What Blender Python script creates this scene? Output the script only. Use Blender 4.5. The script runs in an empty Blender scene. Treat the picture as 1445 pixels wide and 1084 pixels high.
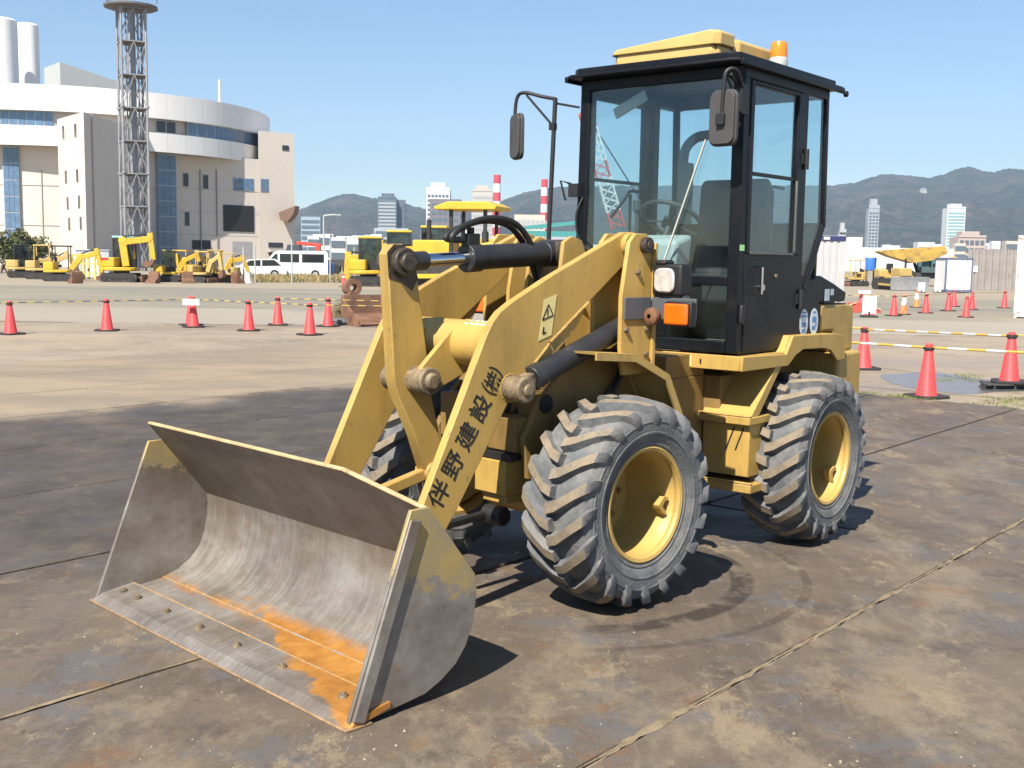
import bpy, bmesh, math, random
from mathutils import Vector, Matrix, noise as mnoise
from mathutils.bvhtree import BVHTree
random.seed(7)
SC = bpy.context.scene
C = SC.collection
R = math.radians

# ------------------------------------------------------------------ camera, sky, sun, exposure
FPX, PITCH, ROLL, CAMH = 1600.0, 0.1108, 0.0154, 1.683
PW, PH = 1445.0, 1084.0
cam_d = bpy.data.cameras.new('camera')
cam = bpy.data.objects.new('camera', cam_d); C.objects.link(cam)
cam_d.sensor_fit = 'HORIZONTAL'; cam_d.sensor_width = 36.0
cam_d.lens = 36.0 * FPX / PW
cam_d.clip_start = 0.1; cam_d.clip_end = 20000.0
cam.location = (0, 0, CAMH)
cam.rotation_euler = (Matrix.Rotation(math.pi / 2 - PITCH, 3, 'X') @ Matrix.Rotation(ROLL, 3, 'Z')).to_euler()
SC.camera = cam

SUN = Vector((0.385, 0.81, -1.0)).normalized()
world = bpy.data.worlds.new('World'); SC.world = world; world.use_nodes = True
wn = world.node_tree
sky = wn.nodes.new('ShaderNodeTexSky'); sky.sky_type = 'NISHITA'; sky.sun_disc = False
sky.sun_elevation = math.asin(-SUN.z); sky.sun_rotation = math.atan2(-SUN.x, -SUN.y)
sky.altitude = 10.0; sky.air_density = 1.0; sky.dust_density = 0.10; sky.ozone_density = 4.5
bg = wn.nodes['Background']; bg.inputs['Strength'].default_value = 0.078
wn.links.new(sky.outputs['Color'], bg.inputs['Color'])
sun_d = bpy.data.lights.new('sun', 'SUN'); sun_d.energy = 5.0; sun_d.angle = R(0.53); sun_d.color = (1.0, 0.93, 0.82)
sun = bpy.data.objects.new('sun', sun_d); C.objects.link(sun)
sun.rotation_euler = SUN.to_track_quat('-Z', 'Y').to_euler(); sun.location = (-20, -40, 60)
SC.view_settings.view_transform = 'Standard'; SC.view_settings.look = 'None'
SC.view_settings.exposure = 0.92; SC.view_settings.gamma = 1.0

SC.cycles.max_bounces = 7; SC.cycles.diffuse_bounces = 2; SC.cycles.glossy_bounces = 3; SC.cycles.transmission_bounces = 3; SC.cycles.transparent_max_bounces = 16; SC.cycles.volume_bounces = 0
SC.cycles.caustics_reflective = False; SC.cycles.caustics_refractive = False

# ------------------------------------------------------------------ placing helpers
def ray(px, py):
    c, s = math.cos(ROLL), math.sin(ROLL)
    u, w = px - PW / 2, py - PH / 2
    u, w = c * u + s * w, -s * u + c * w
    c, s = math.cos(PITCH), math.sin(PITCH)
    return Vector((u, FPX * c - w * s, -FPX * s - w * c)) / FPX
def gnd(px, py, z=0.0):                       # a spot on the ground
    d = ray(px, py); k = (z - CAMH) / d.z
    return Vector((d.x * k, d.y * k, z))
def at(px, py, Y):                            # a point at world distance Y
    d = ray(px, py); k = Y / d.y
    return Vector((d.x * k, Y, CAMH + d.z * k))

# ------------------------------------------------------------------ materials
MATS = {}
def mat(name, col, rough=0.6, metal=0.0, var=0.12, scale=3.0, dirt=None, bump=0.0, bscale=40.0, spec=0.5, rvar=0.1, coord='Object', coat=0.0):
    """base colour broken by large noise; dirt = (colour, threshold 0..1, scale) laid over it in patches"""
    if name in MATS: return MATS[name]
    m = bpy.data.materials.new(name); m.use_nodes = True; MATS[name] = m
    n = m.node_tree.nodes; L = m.node_tree.links
    b = n['Principled BSDF']
    b.inputs['Metallic'].default_value = metal; b.inputs['Specular IOR Level'].default_value = spec
    b.inputs['Coat Weight'].default_value = coat
    tc = n.new('ShaderNodeTexCoord'); src = tc.outputs[coord] if coord != 'World' else None
    if coord == 'World':
        g = n.new('ShaderNodeNewGeometry'); src = g.outputs['Position']
    nz = n.new('ShaderNodeTexNoise'); nz.inputs['Scale'].default_value = scale; nz.inputs['Detail'].default_value = 6; nz.inputs['Roughness'].default_value = 0.65
    L.new(src, nz.inputs['Vector'])
    mx = n.new('ShaderNodeMix'); mx.data_type = 'RGBA'
    c0 = [max(0, c * (1 - var)) for c in col]; c1 = [min(1, c * (1 + var)) for c in col]
    mx.inputs['A'].default_value = (*c0, 1); mx.inputs['B'].default_value = (*c1, 1)
    rp = n.new('ShaderNodeMapRange'); rp.inputs['From Min'].default_value = 0.3; rp.inputs['From Max'].default_value = 0.7
    L.new(nz.outputs['Fac'], rp.inputs['Value']); L.new(rp.outputs['Result'], mx.inputs['Factor'])
    out = mx.outputs['Result']
    if dirt:
        for k, (dc, th, ds) in enumerate(dirt if isinstance(dirt, list) else [dirt]):
            n2 = n.new('ShaderNodeTexNoise'); n2.inputs['Scale'].default_value = ds; n2.inputs['Detail'].default_value = 8; n2.inputs['Roughness'].default_value = 0.7
            mp = n.new('ShaderNodeMapping'); mp.inputs['Location'].default_value = (3.1 + 7 * k, 1.7, 5.2)
            L.new(src, mp.inputs['Vector']); L.new(mp.outputs['Vector'], n2.inputs['Vector'])
            r2 = n.new('ShaderNodeMapRange'); r2.inputs['From Min'].default_value = th; r2.inputs['From Max'].default_value = th + 0.14
            L.new(n2.outputs['Fac'], r2.inputs['Value'])
            m2 = n.new('ShaderNodeMix'); m2.data_type = 'RGBA'; m2.inputs['B'].default_value = (*dc, 1)
            L.new(r2.outputs['Result'], m2.inputs['Factor']); L.new(out, m2.inputs['A']); out = m2.outputs['Result']
    L.new(out, b.inputs['Base Color'])
    rr = n.new('ShaderNodeMapRange'); rr.inputs['To Min'].default_value = max(0.02, rough - rvar); rr.inputs['To Max'].default_value = min(1, rough + rvar)
    L.new(nz.outputs['Fac'], rr.inputs['Value']); L.new(rr.outputs['Result'], b.inputs['Roughness'])
    if bump:
        n3 = n.new('ShaderNodeTexNoise'); n3.inputs['Scale'].default_value = bscale; n3.inputs['Detail'].default_value = 5
        L.new(src, n3.inputs['Vector'])
        bp = n.new('ShaderNodeBump'); bp.inputs['Strength'].default_value = bump; bp.inputs['Distance'].default_value = 0.01
        L.new(n3.outputs['Fac'], bp.inputs['Height']); L.new(bp.outputs['Normal'], b.inputs['Normal'])
    return m

def paint(name, col, rough=0.5, worn=(0.20, 0.12, 0.07), fade=(0.44, 0.31, 0.13), edge=0.9, grime=0.5, bevel=0.010):
    """machine paint: faded patches, grime running down, chips and rub marks along the edges"""
    m = bpy.data.materials.new(name); m.use_nodes = True; MATS[name] = m
    n = m.node_tree.nodes; L = m.node_tree.links; b = n['Principled BSDF']; tc = n.new('ShaderNodeTexCoord'); O_ = tc.outputs['Object']
    def nz(sc, det=6, ro=.68, s=(1, 1, 1), off=(0, 0, 0)):
        mp = n.new('ShaderNodeMapping'); mp.inputs['Scale'].default_value = s; mp.inputs['Location'].default_value = off; L.new(O_, mp.inputs['Vector'])
        t = n.new('ShaderNodeTexNoise'); t.inputs['Scale'].default_value = sc; t.inputs['Detail'].default_value = det; t.inputs['Roughness'].default_value = ro; L.new(mp.outputs['Vector'], t.inputs['Vector']); return t.outputs['Fac']
    def rng(v, a, c, lo=0., hi=1.):
        r = n.new('ShaderNodeMapRange')
        for k, x in (('From Min', a), ('From Max', c), ('To Min', lo), ('To Max', hi)): r.inputs[k].default_value = x
        L.new(v, r.inputs['Value']); return r.outputs['Result']
    def mul(a, c):
        t = n.new('ShaderNodeMath'); t.operation = 'MULTIPLY'
        for i, x in enumerate((a, c)):
            if isinstance(x, (int, float)): t.inputs[i].default_value = x
            else: L.new(x, t.inputs[i])
        return t.outputs[0]
    def mix(f, a, c):
        t = n.new('ShaderNodeMix'); t.data_type = 'RGBA'; L.new(f, t.inputs['Factor'])
        for k, x in (('A', a), ('B', c)):
            if isinstance(x, tuple): t.inputs[k].default_value = (*x, 1)
            else: L.new(x, t.inputs[k])
        return t.outputs['Result']
    col = tuple(v * .86 for v in col); fade = tuple(v * .86 for v in fade)
    c = mix(rng(nz(2.0), .35, .65), tuple(v * .92 for v in col), tuple(min(1, v * 1.08) for v in col))
    c = mix(rng(nz(3.2, 8, .72, off=(3, 1, 5)), .48, .66, 0, .6), c, fade)
    c = mix(rng(nz(4.0, 7, .72, s=(1, 1, .22), off=(1, 6, 2)), .50, .70, 0, grime), c, tuple(v * .45 for v in col))
    c = mix(rng(nz(16, 6, .75, off=(9, 2, 2)), .62, .70, 0, .85), c, worn)
    c = mix(rng(nz(45, 3, .6, off=(2, 2, 9)), .70, .78, 0, .5), c, tuple(v * .5 for v in worn))
    if edge:
        bv = n.new('ShaderNodeBevel'); bv.samples = 3; bv.inputs['Radius'].default_value = bevel; ge = n.new('ShaderNodeNewGeometry')
        dt = n.new('ShaderNodeVectorMath'); dt.operation = 'DOT_PRODUCT'; L.new(bv.outputs['Normal'], dt.inputs[0]); L.new(ge.outputs['Normal'], dt.inputs[1])
        e = rng(dt.outputs['Value'], .985, .90); e = mul(e, rng(nz(14, 6, .75, off=(5, 5, 5)), .46, .60, 0, edge)); c = mix(e, c, worn)
    L.new(c, b.inputs['Base Color']); L.new(rng(nz(7, 5), .3, .7, rough - .12, rough + .16), b.inputs['Roughness'])
    bp = n.new('ShaderNodeBump'); bp.inputs['Strength'].default_value = .10; bp.inputs['Distance'].default_value = .006; L.new(nz(11, 6), bp.inputs['Height']); L.new(bp.outputs['Normal'], b.inputs['Normal'])
    return m

def glass(name, tint, refl=0.9, rough=0.03, dust=0.0):
    if name in MATS: return MATS[name]
    m = bpy.data.materials.new(name); m.use_nodes = True; MATS[name] = m
    n = m.node_tree.nodes; L = m.node_tree.links
    n.remove(n['Principled BSDF']); o = n['Material Output']
    t = n.new('ShaderNodeBsdfTransparent'); t.inputs['Color'].default_value = (*tint, 1)
    g = n.new('ShaderNodeBsdfGlossy'); g.inputs['Roughness'].default_value = rough; g.inputs['Color'].default_value = (refl, refl, refl, 1)
    fr = n.new('ShaderNodeFresnel'); ge = n.new('ShaderNodeNewGeometry'); ior = n.new('ShaderNodeMapRange'); ior.inputs['To Min'].default_value = 1.5; ior.inputs['To Max'].default_value = 1 / 1.5
    L.new(ge.outputs['Backfacing'], ior.inputs['Value']); L.new(ior.outputs['Result'], fr.inputs['IOR'])
    mx = n.new('ShaderNodeMixShader'); L.new(fr.outputs['Fac'], mx.inputs['Fac'])
    L.new(t.outputs['BSDF'], mx.inputs[1]); L.new(g.outputs['BSDF'], mx.inputs[2])
    out = mx.outputs['Shader']
    if dust:
        d = n.new('ShaderNodeBsdfDiffuse'); d.inputs['Color'].default_value = (0.55, 0.6, 0.58, 1)
        nz = n.new('ShaderNodeTexNoise'); nz.inputs['Scale'].default_value = 2.5; nz.inputs['Detail'].default_value = 5
        tc = n.new('ShaderNodeTexCoord'); L.new(tc.outputs['Object'], nz.inputs['Vector'])
        mr = n.new('ShaderNodeMapRange'); mr.inputs['From Min'].default_value = 0.35; mr.inputs['From Max'].default_value = 0.75; mr.inputs['To Max'].default_value = dust
        L.new(nz.outputs['Fac'], mr.inputs['Value'])
        m2 = n.new('ShaderNodeMixShader'); L.new(mr.outputs['Result'], m2.inputs['Fac']); L.new(out, m2.inputs[1]); L.new(d.outputs['BSDF'], m2.inputs[2]); out = m2.outputs['Shader']
    L.new(out, o.inputs['Surface'])
    return m

# ------------------------------------------------------------------ mesh builder
class MB:
    def __init__(s): s.v = []; s.f = []; s.m = []
    def add(s, vs, fs, mi=0):
        o = len(s.v); s.v += [tuple(v) for v in vs]
        for f in fs: s.f.append([i + o for i in f]); s.m.append(mi)
        return s
    def box(s, x0, x1, y0, y1, z0, z1, mi=0):
        vs = [(x, y, z) for z in (z0, z1) for x, y in ((x0, y0), (x1, y0), (x1, y1), (x0, y1))]
        return s.add(vs, [(3, 2, 1, 0), (4, 5, 6, 7), (0, 1, 5, 4), (1, 2, 6, 5), (2, 3, 7, 6), (3, 0, 4, 7)], mi)
    def hexa(s, b4, t4, mi=0):                      # bottom and top quads, counter-clockwise from above
        return s.add(list(b4) + list(t4), [(3, 2, 1, 0), (4, 5, 6, 7), (0, 1, 5, 4), (1, 2, 6, 5), (2, 3, 7, 6), (3, 0, 4, 7)], mi)
    def prism(s, pts, a, b, ax='y', mi=0):          # outline (u,v) extruded along ax from a to b
        n = len(pts)
        area = sum(pts[i][0] * pts[(i + 1) % n][1] - pts[(i + 1) % n][0] * pts[i][1] for i in range(n))
        if area < 0: pts = pts[::-1]
        if ax == 'y': mk = lambda u, v, w: (u, w, v)
        elif ax == 'x': mk = lambda u, v, w: (w, u, v)
        else: mk = lambda u, v, w: (u, v, w)
        lo, hi = min(a, b), max(a, b)
        vs = [mk(u, v, lo) for u, v in pts] + [mk(u, v, hi) for u, v in pts]
        A, Bf = list(range(n))[::-1], list(range(n, 2 * n))
        sd = [(i, (i + 1) % n, n + (i + 1) % n, n + i) for i in range(n)]
        if ax == 'y': A, Bf = A[::-1], Bf[::-1]; sd = [q[::-1] for q in sd]
        return s.add(vs, [A, Bf] + sd, mi)
    def beam(s, p0, p1, w, h=None, up=(0, 0, 1), mi=0):
        h = h or w; p0, p1 = Vector(p0), Vector(p1); d = (p1 - p0).normalized(); up = Vector(up)
        if abs(d.dot(up)) > 0.99: up = Vector((1, 0, 0))
        a = d.cross(up).normalized() * w / 2; b = a.cross(d).normalized() * h / 2
        vs = [p + q for p in (p0, p1) for q in (-a - b, a - b, a + b, -a + b)]
        return s.add(vs, [(0, 1, 2, 3), (7, 6, 5, 4), (1, 0, 4, 5), (2, 1, 5, 6), (3, 2, 6, 7), (0, 3, 7, 4)], mi)
    def cyl(s, p0, p1, r0, r1=None, n=16, mi=0, caps=True):
        r1 = r0 if r1 is None else r1; p0, p1 = Vector(p0), Vector(p1); d = (p1 - p0).normalized()
        a = d.orthogonal().normalized(); b = d.cross(a)
        vs = [p + (a * math.cos(t) + b * math.sin(t)) * r for p, r in ((p0, r0), (p1, r1)) for t in [2 * math.pi * i / n for i in range(n)]]
        fs = [(i, (i + 1) % n, n + (i + 1) % n, n + i) for i in range(n)]
        if caps: fs += [list(range(n))[::-1], list(range(n, 2 * n))]
        return s.add(vs, fs, mi)
    def tube(s, path, r, n=8, mi=0):
        path = [Vector(p) for p in path]; a = None; vs = []; fs = []
        for i, p in enumerate(path):
            d = (path[min(i + 1, len(path) - 1)] - path[max(i - 1, 0)]).normalized()
            a = d.orthogonal().normalized() if a is None else (a - d * a.dot(d)).normalized()
            b = d.cross(a)
            vs += [p + (a * math.cos(2 * math.pi * k / n) + b * math.sin(2 * math.pi * k / n)) * r for k in range(n)]
        for i in range(len(path) - 1):
            fs += [(i * n + k, i * n + (k + 1) % n, (i + 1) * n + (k + 1) % n, (i + 1) * n + k) for k in range(n)]
        fs += [list(range(n))[::-1], list(range((len(path) - 1) * n, len(path) * n))]
        return s.add(vs, fs, mi)
    def lathe(s, prof, n=24, axis='z', org=(0, 0, 0), mi=0, closed=False):   # prof: (radius, height)
        o = Vector(org); vs = []; fs = []; k = len(prof)
        for r, h in prof:
            for i in range(n):
                t = 2 * math.pi * i / n; c, d = r * math.cos(t), r * math.sin(t)
                vs.append(o + (Vector((c, d, h)) if axis == 'z' else Vector((c, h, d)) if axis == 'y' else Vector((h, c, d))))
        for j in range(k if closed else k - 1):
            j2 = (j + 1) % k
            for i in range(n):
                q = (j * n + i, j * n + (i + 1) % n, j2 * n + (i + 1) % n, j2 * n + i)
                fs.append(q if axis != 'y' else q[::-1])
        return s.add(vs, fs, mi)
    def quad(s, a, b, c, d, mi=0): return s.add([a, b, c, d], [(0, 1, 2, 3)], mi)
    def build(s, name, mats, parent=None, bevel=0.0, smooth=35, fix=False, seg=2):
        me = bpy.data.meshes.new(name); me.from_pydata(s.v, [], s.f)
        mats = mats if isinstance(mats, (list, tuple)) else [mats]
        for m in mats: me.materials.append(m)
        if len(mats) > 1: me.polygons.foreach_set('material_index', s.m)
        if fix:
            bm = bmesh.new(); bm.from_mesh(me); bmesh.ops.recalc_face_normals(bm, faces=bm.faces); bm.to_mesh(me); bm.free()
        if smooth:
            me.shade_smooth(); me.set_sharp_from_angle(angle=R(smooth))
        me.update()
        o = bpy.data.objects.new(name, me); C.objects.link(o)
        if parent is not None: o.parent = parent
        if bevel:
            md = o.modifiers.new('edge', 'BEVEL'); md.width = bevel; md.segments = seg; md.limit_method = 'ANGLE'; md.angle_limit = R(40)
        return o

def tag(o, label=None, cat=None, group=None, kind=None):
    if label: o['label'] = label
    if cat: o['category'] = cat
    if group: o['group'] = group
    if kind: o['kind'] = kind
    return o
def empty(name, loc=(0, 0, 0), rz=0.0, label=None, cat=None, group=None):
    o = bpy.data.objects.new(name, None); C.objects.link(o); o.location = loc; o.rotation_euler = (0, 0, rz); o.empty_display_size = 0.3
    return tag(o, label, cat, group)
def copy_tree(o, parent=None):
    c = o.copy(); C.objects.link(c); c.parent = parent
    for ch in list(o.children): copy_tree(ch, c)
    return c
def text_mesh(name, body, size, m, parent, M, ext=0.0006):
    cu = bpy.data.curves.new(name, 'FONT'); cu.body = body; cu.size = size; cu.extrude = ext; cu.align_x = 'CENTER'; cu.align_y = 'CENTER'; cu.resolution_u = 3
    cu.offset = size * .007
    t = bpy.data.objects.new(name, cu); C.objects.link(t); bpy.context.view_layer.update()
    me = bpy.data.meshes.new_from_object(t.evaluated_get(bpy.context.evaluated_depsgraph_get()))
    bpy.data.objects.remove(t); me.name = name; me.transform(M); me.materials.clear(); me.materials.append(m)
    o = bpy.data.objects.new(name, me); C.objects.link(o); o.parent = parent
    return o
def arc(c, r, a0, a1, n): return [(c[0] + r * math.cos(R(a0 + (a1 - a0) * i / n)), c[1] + r * math.sin(R(a0 + (a1 - a0) * i / n))) for i in range(n + 1)]
# ================================================================== THE SETTING: ground, steel plates, puddle, hills
def node_ground(name, kind):
    m = bpy.data.materials.new(name); m.use_nodes = True; n = m.node_tree.nodes; L = m.node_tree.links
    b = n['Principled BSDF']; g = n.new('ShaderNodeNewGeometry'); P = g.outputs['Position']
    def noise(scale, det=8, rough=0.65, vec=None, off=(0, 0, 0), sc=(1, 1, 1), rot=0.0):
        mp = n.new('ShaderNodeMapping'); mp.inputs['Location'].default_value = off; mp.inputs['Scale'].default_value = sc; mp.inputs['Rotation'].default_value = (0, 0, rot)
        L.new(vec or P, mp.inputs['Vector'])
        t = n.new('ShaderNodeTexNoise'); t.inputs['Scale'].default_value = scale; t.inputs['Detail'].default_value = det; t.inputs['Roughness'].default_value = rough
        L.new(mp.outputs['Vector'], t.inputs['Vector']); return t.outputs['Fac']
    def rng(v, a, bb, lo=0.0, hi=1.0):
        r = n.new('ShaderNodeMapRange'); r.interpolation_type = 'SMOOTHSTEP'
        for k, x in (('From Min', a), ('From Max', bb), ('To Min', lo), ('To Max', hi)): r.inputs[k].default_value = x
        L.new(v, r.inputs['Value']); return r.outputs['Result']
    def mth(op, a, bb=None, c=None):
        t = n.new('ShaderNodeMath'); t.operation = op
        for i, x in enumerate((a, bb, c)):
            if x is None: continue
            if isinstance(x, (int, float)): t.inputs[i].default_value = x
            else: L.new(x, t.inputs[i])
        return t.outputs[0]
    def mix(f, a, bb):
        t = n.new('ShaderNodeMix'); t.data_type = 'RGBA'
        if isinstance(f, (int, float)): t.inputs['Factor'].default_value = f
        else: L.new(f, t.inputs['Factor'])
        for k, x in (('A', a), ('B', bb)):
            if isinstance(x, tuple): t.inputs[k].default_value = (*x, 1)
            else: L.new(x, t.inputs[k])
        return t.outputs['Result']
    sx = n.new('ShaderNodeSeparateXYZ'); L.new(P, sx.inputs['Vector']); X, Y = sx.outputs['X'], sx.outputs['Y']
    if kind == 'plate':
        oi = n.new('ShaderNodeObjectInfo'); rnd = oi.outputs['Random']
        base = mix(rng(noise(0.7, 6, 0.72), 0.40, 0.60), (0.140, 0.111, 0.087), (0.192, 0.152, 0.114))
        base = mix(rng(noise(2.6, 7, 0.75, off=(4, 1, 0)), 0.49, 0.66, 0, .62), base, (0.098, 0.082, 0.072))
        base = mix(mth('MULTIPLY', rng(noise(1.3, 7, 0.72, off=(9, 3, 0), sc=(1.0, 0.55, 1), rot=R(-50)), 0.50, 0.64), 0.85), base, (0.285, 0.228, 0.158))
        base = mix(mth('MULTIPLY', rng(noise(5.5, 6, 0.7, off=(2, 3, 0)), 0.54, 0.66), 0.55), base, (0.30, 0.245, 0.175))
        base = mix(mth('MULTIPLY', rng(noise(1.9, 7, 0.75, off=(1, 13, 0)), 0.57, 0.68), 0.7), base, (0.235, 0.125, 0.058))
        base = mix(mth('MULTIPLY', rnd, 0.25), base, (0.15, 0.125, 0.105))
        # fine scratches running along the plates, and dark specks
        base = mix(mth('MULTIPLY', rng(noise(9.0, 5, 0.65, sc=(1, 0.10, 1), rot=R(-48)), 0.55, 0.70), 0.30), base, (0.30, 0.255, 0.195))
        base = mix(rng(noise(1.4, 9, 0.80, off=(12, 5, 0)), 0.52, 0.60, 0, .65), base, (0.150, 0.150, 0.158))
        base = mix(rng(noise(2.1, 9, 0.82, off=(3, 17, 0), sc=(1, .6, 1), rot=R(-50)), 0.55, 0.62, 0, .75), base, (0.34, 0.265, 0.17))
        base = mix(rng(noise(1.7, 9, 0.82, off=(21, 2, 0)), 0.575, 0.635, 0, .7), base, (0.25, 0.150, 0.075))
        base = mix(mth('MULTIPLY', rng(noise(19, 7, 0.8, off=(7, 7, 0)), 0.55, 0.66, 0, 0.7), rng(noise(1.0, 5, .7, off=(5, 9, 0)), .45, .6)), base, (0.075, 0.064, 0.056))
        base = mix(rng(noise(60, 2, 0.6), 0.64, 0.74, 0, 0.5), base, (0.33, 0.27, 0.19))
        base = mix(rng(noise(140, 2, 0.6, off=(1, 1, 1)), 0.60, 0.70, 0, 0.6), base, (0.06, 0.05, 0.042))
        base = mix(rng(noise(17, 5, 0.7, sc=(1, .07, 1), rot=R(30), off=(4, 4, 0)), 0.60, 0.70, 0, 0.4), base, (0.25, 0.21, 0.16))
        nn_c = mth('ADD', mth('MULTIPLY', X, -math.sin(R(50.2))), mth('MULTIPLY', Y, math.cos(R(50.2))))
        nw = mth('ADD', nn_c, mth('MULTIPLY', mth('SUBTRACT', noise(0.9, 7, 0.7, off=(2, 8, 0)), 0.5), 2.2))
        dusty = rng(nw, 10.7, 11.5)
        base = mix(mth('MULTIPLY', dusty, 0.9), base, mix(rng(noise(0.6, 7, 0.7, sc=(.5, 1, 1), off=(5, 5, 0)), 0.4, 0.6), (0.33, 0.268, 0.195), (0.435, 0.345, 0.23)))
        # curved tyre scuffs left by the loader
        def ring(cx, cy, rad, w, amt, base):
            dx, dy = mth('SUBTRACT', X, cx), mth('SUBTRACT', Y, cy)
            d = mth('SQRT', mth('ADD', mth('MULTIPLY', dx, dx), mth('MULTIPLY', dy, dy)))
            e = mth('ABSOLUTE', mth('SUBTRACT', d, rad))
            f = mth('MULTIPLY', rng(e, w * 0.6, w, 1, 0), rng(noise(5.0, 5), 0.35, 0.55, 0, amt))
            f = mth('MULTIPLY', f, rng(dx, 0.0, 0.25)); return mix(f, base, (0.045, 0.038, 0.034))
        base = ring(0.25, 6.02, 1.0, 0.075, 0.8, base)
        base = ring(0.25, 6.10, 1.35, 0.03, 0.4, base)
        # darker rows of plates left of the machine
        dark_rows = mth('MULTIPLY', rng(nw, 5.0, 6.2), rng(nw, 10.3, 11.2, 1, 0))
        base = mix(mth('MULTIPLY', dark_rows, 0.66), base, mix(rng(noise(1.6, 6, .7, off=(3, 9, 0)), 0.42, 0.64), (0.052, 0.045, 0.041), (0.098, 0.080, 0.066)))
        rough = rng(noise(1.7, 8, 0.7, off=(3, 3, 3)), 0.3, 0.7, 0.50, 0.80)
        rough = mth('SUBTRACT', rough, mth('MULTIPLY', dark_rows, 0.04))
        L.new(rough, b.inputs['Roughness'])
        hgt = mth('ADD', mth('MULTIPLY', noise(60, 4), 0.4), mth('MULTIPLY', noise(6, 6), 1.0)); bs, bd = 0.35, 0.012
    else:
        base = mix(rng(noise(0.16, 8, 0.65), 0.38, 0.62), (0.295, 0.247, 0.19), (0.42, 0.345, 0.25))
        base = mix(mth('MULTIPLY', rng(noise(0.9, 10, 0.7, off=(3, 0, 0)), 0.50, 0.72), 0.55), base, (0.18, 0.15, 0.13))
        base = mix(rng(noise(3.5, 7, 0.72, off=(8, 2, 0)), 0.52, 0.66, 0, .5), base, (0.52, 0.44, 0.33))
        # long bands of damp soil and dust lying across the yard
        base = mix(mth('MULTIPLY', rng(noise(0.35, 8, 0.65, sc=(0.12, 1, 1), off=(0, 2.6, 0)), 0.5, 0.62), 0.7), base, (0.30, 0.255, 0.235))
        wob = mth('MULTIPLY', mth('SUBTRACT', noise(0.25, 5), 0.5), 2.4); Yw = mth('ADD', Y, wob)
        base = mix(mth('MULTIPLY', rng(Yw, 27.3, 27.9), 0.8), base, (0.42, 0.38, 0.315))
        line = mth('MULTIPLY', rng(mth('ABSOLUTE', mth('SUBTRACT', mth('ADD', Y, mth('MULTIPLY', wob, .12)), 27.2)), .05, .16, 1, 0), rng(noise(.7, 5, off=(3, 3, 3)), .42, .55)); base = mix(mth('MULTIPLY', line, .8), base, (0.09, 0.08, 0.07))
        grav = rng(mth('ADD', Y, mth('MULTIPLY', mth('SUBTRACT', noise(0.12, 6), 0.5), 7)), 34, 36)
        gcol = mix(rng(noise(0.22, 8, 0.7, sc=(0.25, 1, 1), off=(6, 0, 0)), 0.40, 0.62), (0.265, 0.25, 0.205), (0.36, 0.32, 0.245))
        gcol = mix(rng(noise(14, 4), 0.55, 0.7, 0, 0.5), gcol, (0.22, 0.205, 0.175))
        base = mix(grav, base, gcol)
        base = mix(rng(noise(40, 3, 0.6), 0.66, 0.8, 0, 0.4), base, (0.12, 0.10, 0.085))
        base = mix(rng(Yw, 55, 58, 0, .8), base, (0.42, 0.355, 0.265))
        far = rng(Y, 400, 800); base = mix(far, base, (0.12, 0.13, 0.11))
        b.inputs['Roughness'].default_value = 0.85
        hgt = mth('ADD', mth('MULTIPLY', noise(45, 4), 0.6), mth('MULTIPLY', noise(4, 6), 1.0)); bs, bd = 0.4, 0.02
    k_ = 0.72 if kind == 'plate' else 0.74; b.inputs['Specular IOR Level'].default_value = 0.2
    base = mix(1 - k_, base, (0.0, 0.0, 0.0)); L.new(base, b.inputs['Base Color'])
    bp = n.new('ShaderNodeBump'); bp.inputs['Strength'].default_value = bs; bp.inputs['Distance'].default_value = bd
    L.new(hgt, bp.inputs['Height']); L.new(bp.outputs['Normal'], b.inputs['Normal'])
    return m

GZ = -0.024
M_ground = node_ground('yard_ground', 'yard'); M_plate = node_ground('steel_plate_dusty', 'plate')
mb = MB(); S = 6000.0
# one sheet to the horizon, finer close to the camera
xs = [-S, -300, -60, -20, 0, 20, 60, 300, S]; ys = [-600, -60, -15, 0, 10, 20, 40, 90, 300, S]
for y in ys:
    for x in xs: mb.v.append((x, y, GZ))
for j in range(len(ys) - 1):
    for i in range(len(xs) - 1):
        k = j * len(xs) + i; mb.f.append([k, k + 1, k + 1 + len(xs), k + len(xs)]); mb.m.append(0)
ground = tag(mb.build('ground', M_ground, smooth=0), kind='structure')

# road plates laid edge to edge: rows run along 50 degrees, joints between them
ea = Vector((math.cos(R(50.2)), math.sin(R(50.2)), 0)); en = Vector((-ea.y, ea.x, 0))
rnd = random.Random(3)
for i in range(-4, 8):
    n0 = 2.12 + 1.81 * i; n1 = n0 + 1.81
    for j in range(-2, 1):
        m0 = 6.72 + 0.055 * n0 + 7.2 * j; m1 = m0 + 7.2
        if (en * n0 + ea * m1).y < -3: continue
        g = 0.010 + rnd.random() * 0.008; top = rnd.uniform(-0.004, 0.0005)
        if i in (-1, 0, 1, 2): top = rnd.uniform(-0.0025, 0.0)
        sk = rnd.uniform(-0.006, 0.006)
        q = [en * (n0 + g) + ea * (m0 + g), en * (n0 + g) + ea * (m1 - g), en * (n1 - g) + ea * (m1 - g + sk), en * (n1 - g) + ea * (m0 + g + sk)]
        b4 = [Vector((p.x, p.y, GZ + 0.002)) for p in q]; t4 = [Vector((p.x, p.y, top)) for p in q]
        mb = MB(); mb.hexa(b4[::-1], t4[::-1]); o = mb.build('steel_plate', M_plate, ground, bevel=0.004, smooth=0, fix=True)
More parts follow.
